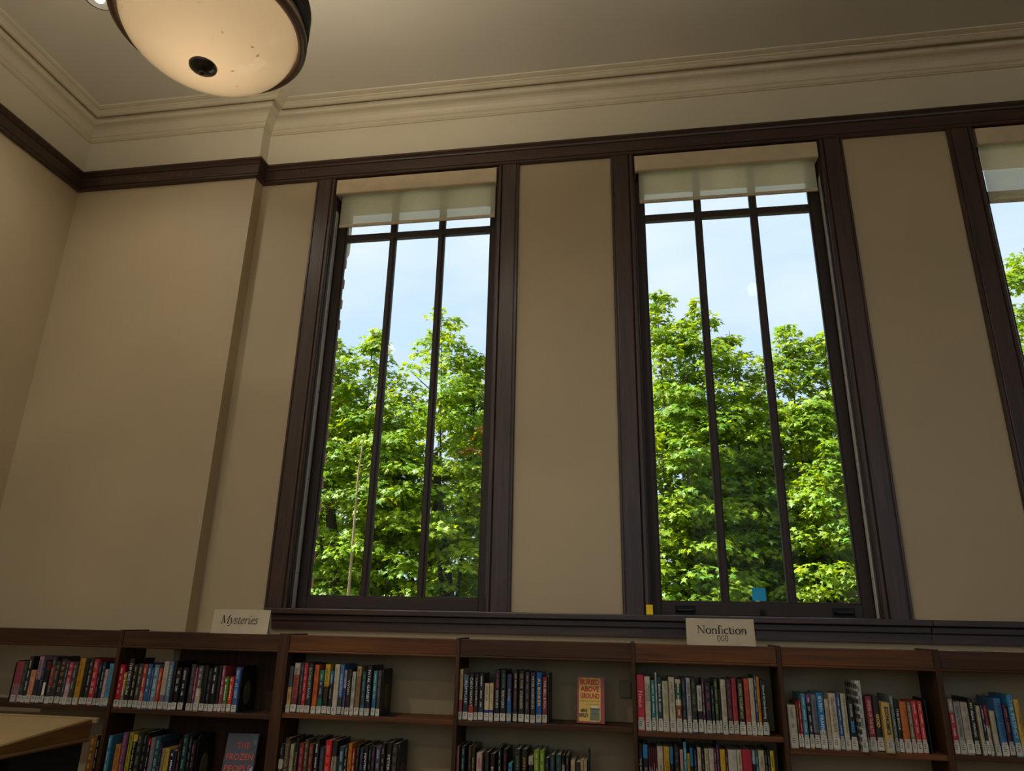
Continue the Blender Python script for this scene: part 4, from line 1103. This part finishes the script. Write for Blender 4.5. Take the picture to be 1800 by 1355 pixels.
sign(1208, 1329, 1131, 1136, 'white paper tent sign reading Nonfiction with zeros on the bookcase top', [('Nonfiction', 0.205, 0.006, 0.047, 0.0, 0.0), ('000', 0.047, 0.008, 0.0175, 0.0, 0.0)])

# sticky notes
def note(p, w, h, material, label, dx=0.0):
    mb_ = MB()
    for i in range(6):
        f0, f1 = i / 6, (i + 1) / 6
        y0, y1 = -0.006 * (1 - f0) ** 2, -0.006 * (1 - f1) ** 2
        k = len(mb_.v)
        mb_.v += [(-w / 2, y0, f0 * h), (w / 2, y0 + dx, f0 * h), (w / 2, y1 + dx, f1 * h), (-w / 2, y1, f1 * h), (-w / 2, y0 - 0.0006, f0 * h), (w / 2, y0 - 0.0006 + dx, f0 * h), (w / 2, y1 - 0.0006 + dx, f1 * h), (-w / 2, y1 - 0.0006, f1 * h)]
        for q in ((0, 1, 2, 3), (4, 7, 6, 5), (0, 4, 5, 1), (2, 6, 7, 3), (1, 5, 6, 2), (0, 3, 7, 4)):
            mb_.face([k + j for j in q])
    o = mb_.build('sticky_note', material, None, 0, False, p)
    return tag(o, label, 'note')
note((0.075, -0.0225, SILL + 0.002), 0.031, 0.044, 'yellow_note', 'yellow sticky note on the casing foot of the middle window')
pb = aty(1335, 1056, 0.096)
note((pb.x, 0.0975, pb.z), 0.064, 0.060, 'blue_note', 'blue square sticky note on the middle window glass')

# ------------------------------------------------------------------ slant-topped stand in the near left corner
A = Vector((-2.049, -0.90, 1.149)); B = Vector((-2.049, -1.316, 1.112))
sl_ = (A.z - B.z) / (A.y - B.y)
yb, yf = -0.90, -1.62
X0, X1 = -2.95, -2.049
st = tag(empty('display_stand', ((X0 + X1) / 2, (yb + yf) / 2, 0)), 'oak slant-topped stand cut off by the lower left corner', 'stand')
def rel(mb_, nm, m_, bev=0.0):
    o = mb_.build(nm, m_, st, bev)
    o.location = (-(X0 + X1) / 2, -(yb + yf) / 2, 0)
    return o
zt = lambda y: A.z + sl_ * (y - A.y)
top_ = MB(); top_.prism([(yb, zt(yb) - 0.012), (yb, zt(yb) - 0.001), (yf, zt(yf) - 0.001), (yf, zt(yf) - 0.012)], 'x', X0 + 0.01, X1 - 0.012)
rel(top_, 'sloping_top', 'stand_top')
lip = MB(); lip.box(X0 - 0.01, X1 + 0.018, yb - 0.002, yb + 0.014, zt(yb) - 0.014, zt(yb) + 0.005); rel(lip, 'back_lip', 'stand_top', 0.003)
led = MB(); led.box(X0, X1, yf - 0.02, yf, zt(yf) - 0.03, zt(yf) + 0.02); rel(led, 'front_ledge', 'stand_oak_x', 0.003)
for x0, x1 in ((X0, X0 + 0.022), (X1 - 0.022, X1)):
    sd = MB(); sd.prism([(yb, 1.085), (yb, zt(yb) - 0.0005), (yf, zt(yf) - 0.0005), (yf, 1.085)], 'x', x0, x1); rel(sd, 'side_board', 'stand_oak_y', 0.0015)
    bd_ = MB(); bd_.box(x0 - 0.004, x1 + 0.004, yf, yb, 1.072, 1.0848); rel(bd_, 'side_bead', 'stand_oak_y', 0.004)
bk_ = MB(); bk_.box(X0 + 0.022, X1 - 0.022, yb - 0.02, yb - 0.003, 1.072, zt(yb) - 0.014); rel(bk_, 'back_board', 'stand_oak_x')
for x in (X0 + 0.01, X1 - 0.09):
    for y in (yf + 0.02, yb - 0.39):
        lg = MB(); lg.box(x, x + 0.045, y, y + 0.045, 0, 1.0715); rel(lg, 'leg', 'case_dark_z', 0.003)
bd2 = MB(); bd2.box(X0 + 0.03, X1 - 0.02, yb - 0.34, yb - 0.004, 0.0, 1.0715); rel(bd2, 'cabinet_body', 'black_enamel')
lo_ = MB(); lo_.box(X0 + 0.01, X1 - 0.02, yf + 0.02, yb - 0.34, 0.40, 0.42); rel(lo_, 'lower_shelf', 'case_dark_x', 0.002)

# ------------------------------------------------------------------ pendant lamps: one in view, two unseen copies added behind the camera as fill
LC = (-1.484, -1.713); LZ = 3.60; LR = 0.346
def pendant(LC, label):
    lp = tag(empty('pendant_lamp', (LC[0], LC[1], LZ)), label, 'lamp', 'opal bowl pendant lamps')
    bp = []
    N_ = 22
    for i in range(N_ + 1):
        t = i / N_
        a = t * math.pi / 2
        bp.append((max(0.012, 0.312 * math.sin(a)), 0.006 - 0.180 * math.cos(a) ** 1.1))
    bp += [(0.318, 0.012), (0.326, 0.018)]
    MB().lathe(bp, 0, 0, 72).build('bowl', 'opal_glass', lp, 0, True)
    ring_ = [(0.318, 0.020), (0.313, 0.004), (0.316, -0.004), (0.326, -0.010), (0.338, -0.008), (0.346, 0.000), (0.347, 0.014), (0.342, 0.024), (0.330, 0.028), (0.318, 0.020)]
    MB().lathe(ring_, 0, 0, 72).build('rim_ring', 'bronze', lp, 0, True)
    MB().lathe([(0.332, 0.026), (0.336, 0.034), (0.336, 0.058), (0.331, 0.062), (0.327, 0.058), (0.327, 0.028), (0.332, 0.026)], 0, 0, 72).build('rim_band', 'dull_brass', lp, 0, True)
    rib = []
    for k in range(6):
        z0 = 0.062 + 0.016 * k
        rib += [(0.338, z0), (0.346, z0 + 0.003), (0.348, z0 + 0.008), (0.346, z0 + 0.013), (0.338, z0 + 0.0155)]
    rib += [(0.330, 0.158), (0.328, 0.062), (0.338, 0.062)]
    MB().lathe(rib, 0, 0, 72).build('upper_band', 'black_enamel', lp, 0, True)
    fz = -0.176
    fin = MB(); fin.lathe([(0.0005, fz + 0.012), (0.046, fz + 0.012), (0.049, fz + 0.005), (0.048, fz - 0.002), (0.042, fz - 0.008), (0.030, fz - 0.014), (0.018, fz - 0.018), (0.0095, fz - 0.020), (0.0005, fz - 0.021)], 0, 0, 40)
    fo = fin.build('finial', 'dark_bronze', lp, 0, True)
    MB().lathe([(0.010, fz - 0.017), (0.011, fz - 0.026), (0.007, fz - 0.033), (0.0005, fz - 0.036)], 0, 0, 16).build('finial_tip', 'dark_bronze', fo, 0, True)
    for k in range(3):
        a = math.radians(20 + 120 * k)
        MB().tube([(0.335 * math.cos(a), 0.335 * math.sin(a), 0.150), (0.04 * math.cos(a), 0.04 * math.sin(a), 0.42)], 0.006, 8).build('hanger_arm', 'bronze', lp)
    MB().lathe([(0.0005, 0.40), (0.05, 0.41), (0.05, 0.44), (0.014, 0.47), (0.012, 0.50), (0.012, ZC - LZ - 0.05), (0.07, ZC - LZ - 0.03), (0.075, ZC - LZ - 0.0005), (0.0005, ZC - LZ - 0.0005)], 0, 0, 28).build('stem', 'bronze', lp, 0, True)
    pl_ = bpy.data.lights.new('pendant_bulb', 'POINT')
    pl_.energy = PENDANT_W; pl_.shadow_soft_size = 0.06; pl_.color = (1.0, 0.88, 0.70)
    po = bpy.data.objects.new('pendant_bulb', pl_); COL.objects.link(po); po.location = (LC[0], LC[1], LZ + 0.06)


pendant(LC, 'large opal glass bowl pendant lamp with dark bronze rim, nearest the left corner')
pendant((-1.484, -4.95), 'added unseen fill pendant with opal bowl behind the camera, left')
pendant((2.1, -4.95), 'added unseen fill pendant with opal bowl behind the camera, right')

# ------------------------------------------------------------------ recessed downlights: one peeps out beside the bowl, the others are unseen, added as fill light
def downlight(x, y, label, watts, colr, first=False):
    t = tag(empty('recessed_downlight', (x, y, ZC)), label, 'light', 'recessed ceiling downlights')
    MB().lathe([(0.070, -0.0005), (0.0755, -0.0005), (0.0755, -0.004), (0.073, -0.006), (0.070, -0.004), (0.070, -0.0005)], 0, 0, 32).build('trim_ring', 'dark_bronze', t, 0, True)
    MB().lathe([(0.070, -0.004), (0.064, -0.0016), (0.040, -0.0012), (0.024, -0.0010)], 0, 0, 32).build('reflector', 'track_metal', t, 0, True)
    MB().lathe([(0.024, -0.0012), (0.022, -0.012), (0.012, -0.020), (0.0005, -0.022)], 0, 0, 24).build('lamp_lens', 'bulb_glow', t, 0, True)
    l_ = bpy.data.lights.new('downlight_beam', 'SPOT')
    l_.energy = watts; l_.spot_size = math.radians(150); l_.spot_blend = 0.9; l_.shadow_soft_size = 0.06; l_.color = colr
    lo2 = bpy.data.objects.new('downlight_beam', l_); COL.objects.link(lo2); lo2.location = (x, y, ZC - 0.11)
    return t
WARM = (1.0, 0.92, 0.79); NEUT = (1.0, 0.95, 0.88)
downlight(-2.703, -1.044, 'recessed ceiling downlight half hidden behind the pendant bowl', DOWNLIGHT_W * 0.35, WARM)
for x, y, lab, k, c_ in ((-2.70, -3.6, 'added unseen fill downlight near the left wall behind the camera', 1.35, WARM), (-0.9, -2.5, 'added unseen fill downlight overhead in front of the camera, left of centre', 0.80, WARM),
                         (1.2, -2.5, 'added unseen fill downlight overhead in front of the camera, right of centre', 0.16, NEUT), (-1.8, -5.8, 'added unseen fill downlight near the back windows, left', 1.3, WARM), (1.8, -5.8, 'added unseen fill downlight near the back windows, right', 0.45, NEUT)):
    downlight(x, y, lab, DOWNLIGHT_W * k, c_)

# ================================================================== maples outside
def leaf_template():
    half = [(0.42, -0.10), (0.27, 0.14), (0.60, 0.40), (0.21, 0.47), (0.0, 1.0)]
    pts = [(0.0, 0.04)] + half + [(-x, y) for x, y in half[-2::-1]]
    v = [(0.0, 0.34, 0.03)]
    for x, y in pts:
        v.append((x, y, -0.16 * abs(x) ** 1.4 - 0.10 * max(0, y - 0.3) ** 2))
    n_ = len(pts)
    f = [(0, 1 + i, 1 + (i + 1) % n_) for i in range(n_)]
    return np.array(v), np.array(f)
LV, LF = leaf_template()
def leaves_mesh(name, pos, nor, fwd, size, cols):
    """one mesh of maple leaves; pos/nor/fwd: (n,3)"""
    n_ = len(pos)
    nor = nor / np.linalg.norm(nor, axis=1, keepdims=True)
    fwd = fwd - nor * (fwd * nor).sum(1, keepdims=True)
    fwd /= np.linalg.norm(fwd, axis=1, keepdims=True) + 1e-9
    side = np.cross(fwd, nor)
    v = pos[:, None, :] + size[:, None, None] * (LV[None, :, 0:1] * side[:, None, :] + LV[None, :, 1:2] * fwd[:, None, :] + LV[None, :, 2:3] * nor[:, None, :])
    nv, nf = len(LV), len(LF)
    f = (LF[None] + (np.arange(n_) * nv)[:, None, None]).reshape(-1)
    me = bpy.data.meshes.new(name)
    me.vertices.add(n_ * nv); me.vertices.foreach_set('co', v.reshape(-1).astype(np.float32))
    me.loops.add(len(f)); me.loops.foreach_set('vertex_index', f.astype(np.int32))
    me.polygons.add(n_ * nf); me.polygons.foreach_set('loop_start', (np.arange(n_ * nf) * 3).astype(np.int32))
    me.update(calc_edges=True)
    at_ = me.attributes.new('Col', 'FLOAT_COLOR', 'FACE')
    c_ = np.ones((n_, nf, 4), np.float32); c_[:, :, :3] = cols[:, None, :]
    at_.data.foreach_set('color', c_.reshape(-1))
    me.materials.append(MATS['leaf'])
    return me
LEAFMESH = [leaves_mesh('leaf', np.zeros((1, 3)), np.array([[0, 0, 1.0]]), np.array([[0, 1.0, 0]]), np.ones(1), np.array([c3])) for c3 in
            ((0.135, 0.30, 0.03), (0.20, 0.36, 0.025), (0.12, 0.26, 0.028), (0.27, 0.42, 0.02), (0.16, 0.33, 0.03))]
def maple(x, y, lobes, label, seed, dens=1.0, autumn=None, pick=0, lsz=1.0):
    """lobes: list of (x, y, top z, base z, radius) upright crown lobes"""
    rg = np.random.default_rng(seed)
    t = tag(empty('maple_tree', (x, y, -1.0)), label, 'tree', 'maples outside the windows')
    P_, Nn, Fw, Sz, Cc = [], [], [], [], []
    br = MB(); tk = MB()
    ztop = max(l[2] for l in lobes)
    tk.tube([(0, 0, 0), (0.05, 0.02, 1.2), (0.0, 0.05, 2.6), (lobes[0][0] - x, lobes[0][1] - y, lobes[0][2] * 0.62 + 1)], [0.20, 0.16, 0.12, 0.06], 10)
    for (lx, ly, zt_, zb_, R_) in lobes:
        bx0 = Vector((0.02, 0.02, 1.6 + 0.4 * rg.random()))
        tipv = Vector((lx - x, ly - y, zt_ + 0.9))
        midv = bx0.lerp(tipv, 0.5) + Vector((0.25 * (lx - x), 0, -0.1))
        br.tube([bx0, midv, tipv], [0.040, 0.020, 0.004], 7)
        hgt = zt_ - zb_
        nc = int(135 * dens * R_ * hgt / 4.0)
        for _ in range(nc):
            u_ = rg.random() ** 0.85
            z_ = zt_ - 0.06 - u_ * hgt
            d_ = zt_ - z_
            rr = R_ * min(1.0, 0.06 + 0.95 * (d_ / 2.6) ** 0.9) * (0.8 + 0.3 * rg.random())
            a = rg.random() * 2 * math.pi
            rr *= math.sqrt(0.35 + 0.65 * rg.random())
            c_ = np.array([lx + rr * math.cos(a), ly + rr * math.sin(a) * 0.85, z_])
            cr_ = min(0.17 + 0.24 * rg.random(), 0.10 + 0.26 * d_)
            m_ = int(18 + 78 * (cr_ / 0.44) ** 2)
            u3 = rg.normal(size=(m_, 3)); u3 /= np.linalg.norm(u3, axis=1, keepdims=True)
            u3[:, 2] = np.abs(u3[:, 2]) * 0.8 - 0.15
            pos = c_ + u3 * cr_ * (0.55 + 0.5 * rg.random((m_, 1))) * np.array([1, 1, 0.7])
            nr_ = u3 * 0.55 + np.array([0, -0.18, 0.75]) + rg.normal(size=(m_, 3)) * 0.33
            fw = u3 * np.array([1, 1, 0.15]) + np.array([0, 0, -0.45]) + rg.normal(size=(m_, 3)) * 0.3
            P_.append(pos); Nn.append(nr_); Fw.append(fw); Sz.append((0.052 + 0.056 * rg.random(m_)) * lsz)
            base = np.array([0.15, 0.28, 0.018]) * (0.75 + 0.55 * rg.random())
            yl = 0.95 * rg.random((m_, 1)) * rg.random()
            col = base * (1 - yl) + np.array([0.42, 0.52, 0.015]) * yl
            col = col * (0.8 + 0.4 * rg.random((m_, 1)))
            if autumn is not None and np.linalg.norm(c_ - autumn) < 0.32 and rg.random() < 0.6:
                col = np.array([0.42, 0.20, 0.06]) * (0.8 + 0.4 * rg.random((m_, 1)))
            Cc.append(col)
            if rg.random() < 0.10:      # a twig carries this spray
                s0 = Vector((lx - x, ly - y, z_ + 1 - 0.35))
                br.tube([s0, Vector((c_[0] - x, c_[1] - y, c_[2] + 1))], [0.012, 0.004], 5)
    pos = np.concatenate(P_) - np.array([x, y, -1.0]); nor = np.concatenate(Nn); fwd = np.concatenate(Fw); siz = np.concatenate(Sz); col = np.concatenate(Cc)
    if pick:
        # the leaves nearest the windows are single leaves of their own
        idx = np.argsort(pos[:, 1] - 0.25 * np.clip(pos[:, 2] - 2.8, 0, 3))
        idx = idx[pos[idx, 2] > 2.8][:pick]
        for j in idx:
            n3 = nor[j] / np.linalg.norm(nor[j]); f3 = fwd[j] - n3 * (fwd[j] @ n3); f3 /= np.linalg.norm(f3); s3 = np.cross(f3, n3)
            lo3 = put('leaf', LEAFMESH[int(rg.integers(len(LEAFMESH)))], t)
            k3 = siz[j]
            lo3.matrix_local = Matrix(((s3[0] * k3, f3[0] * k3, n3[0] * k3, pos[j][0]), (s3[1] * k3, f3[1] * k3, n3[1] * k3, pos[j][1]), (s3[2] * k3, f3[2] * k3, n3[2] * k3, pos[j][2]), (0, 0, 0, 1)))
        keep = np.ones(len(pos), bool); keep[idx] = False
        pos, nor, fwd, siz, col = pos[keep], nor[keep], fwd[keep], siz[keep], col[keep]
    me = leaves_mesh('foliage', pos, nor, fwd, siz, col)
    fo_ = put('foliage', me, t)
    fo_['kind'] = 'stuff'
    tk.build('trunk', 'bark', t)
    br.build('branches', 'bark', t)
    return len(pos)
NL = 0
NL += maple(-4.45, 7.3, [(-4.75, 7.0, 6.15, 0.6, 1.0), (-4.2, 7.1, 6.28, 0.4, 1.0), (-5.3, 7.6, 6.0, 0.6, 1.1)], 'maple crown filling the left of the leftmost window', 1, pick=150)
NL += maple(-2.75, 7.4, [(-3.0, 7.0, 6.55, 0.4, 1.15), (-2.42, 7.2, 5.80, 0.4, 0.9), (-3.5, 6.6, 4.4, 0.4, 0.9)], 'tall maple crown peaking at the right of the leftmost window', 2, 1.0, np.array([-2.15, 6.9, 4.0]), 150)
NL += maple(-0.9, 7.6, [(-1.1, 7.4, 6.2, 0.4, 1.2), (-0.4, 7.5, 6.4, 0.4, 1.1)], 'maple crown mostly hidden behind the wall between the windows', 3, 0.4)
NL += maple(0.75, 7.3, [(0.52, 7.0, 6.66, 0.4, 1.05), (1.08, 7.1, 6.55, 0.4, 1.0), (0.8, 6.3, 4.2, 0.4, 0.8)], 'tallest maple crown at the left of the middle window', 4, pick=150)
NL += maple(1.75, 7.8, [(1.66, 7.4, 6.18, 0.4, 0.85), (1.95, 7.6, 5.3, 0.4, 0.8)], 'narrow maple crown in the centre of the middle window', 5, pick=100)
NL += maple(2.75, 7.3, [(2.42, 7.0, 6.05, 0.4, 0.85), (2.95, 7.0, 5.92, 0.4, 1.0), (2.6, 6.3, 4.0, 0.4, 0.9)], 'maple crown at the right of the middle window', 6, pick=150)
NL += maple(4.6, 7.6, [(4.2, 7.4, 6.3, 0.4, 1.1), (4.9, 7.4, 6.6, 0.4, 1.1)], 'maple crown hidden behind the wall right of the middle window', 7, 0.4)
NL += maple(6.1, 7.4, [(5.95, 7.0, 7.15, 0.6, 1.2), (6.7, 7.2, 6.9, 0.6, 1.2)], 'maple crown at the far right edge of the photo', 8, 0.7)
for k, (bx_, by_, bz_) in enumerate(((-6.3, 10.5, 6.6), (-4.0, 10.8, 6.4), (-1.6, 10.6, 6.6), (0.9, 10.8, 6.5), (2.9, 11.0, 6.1), (5.2, 10.8, 7.0))):
    NL += maple(bx_, by_, [(bx_, by_, bz_, 0.2, 1.7), (bx_ + 0.9, by_ + 0.3, bz_ - 0.6, 0.2, 1.4)], ['far maple behind the left row of crowns', 'far maple behind the leftmost window\'s crowns', 'far maple behind the wall between the windows', 'far maple behind the middle window\'s left crown', 'far maple behind the middle window\'s right crown', 'far maple behind the right edge crowns'][k], 20 + k, 0.5, lsz=1.75)
# a pale bare stem stands in front of the left crowns
pw = aty(628, 830, 6.0); pw2 = aty(612, 1050, 6.0)
sp_ = MB(); sp_.tube([(pw2.x, 6.0, -1.0), (pw2.x, 6.0, pw2.z), (pw.x, 6.05, pw.z), (pw.x + 0.03, 6.05, pw.z + 0.5)], [0.03, 0.022, 0.016, 0.008], 8)
tag(sp_.build('bare_stem', 'twig'), 'thin pale upright stem in front of the leftmost window\'s trees', 'stem')
print('LEAVES', NL)
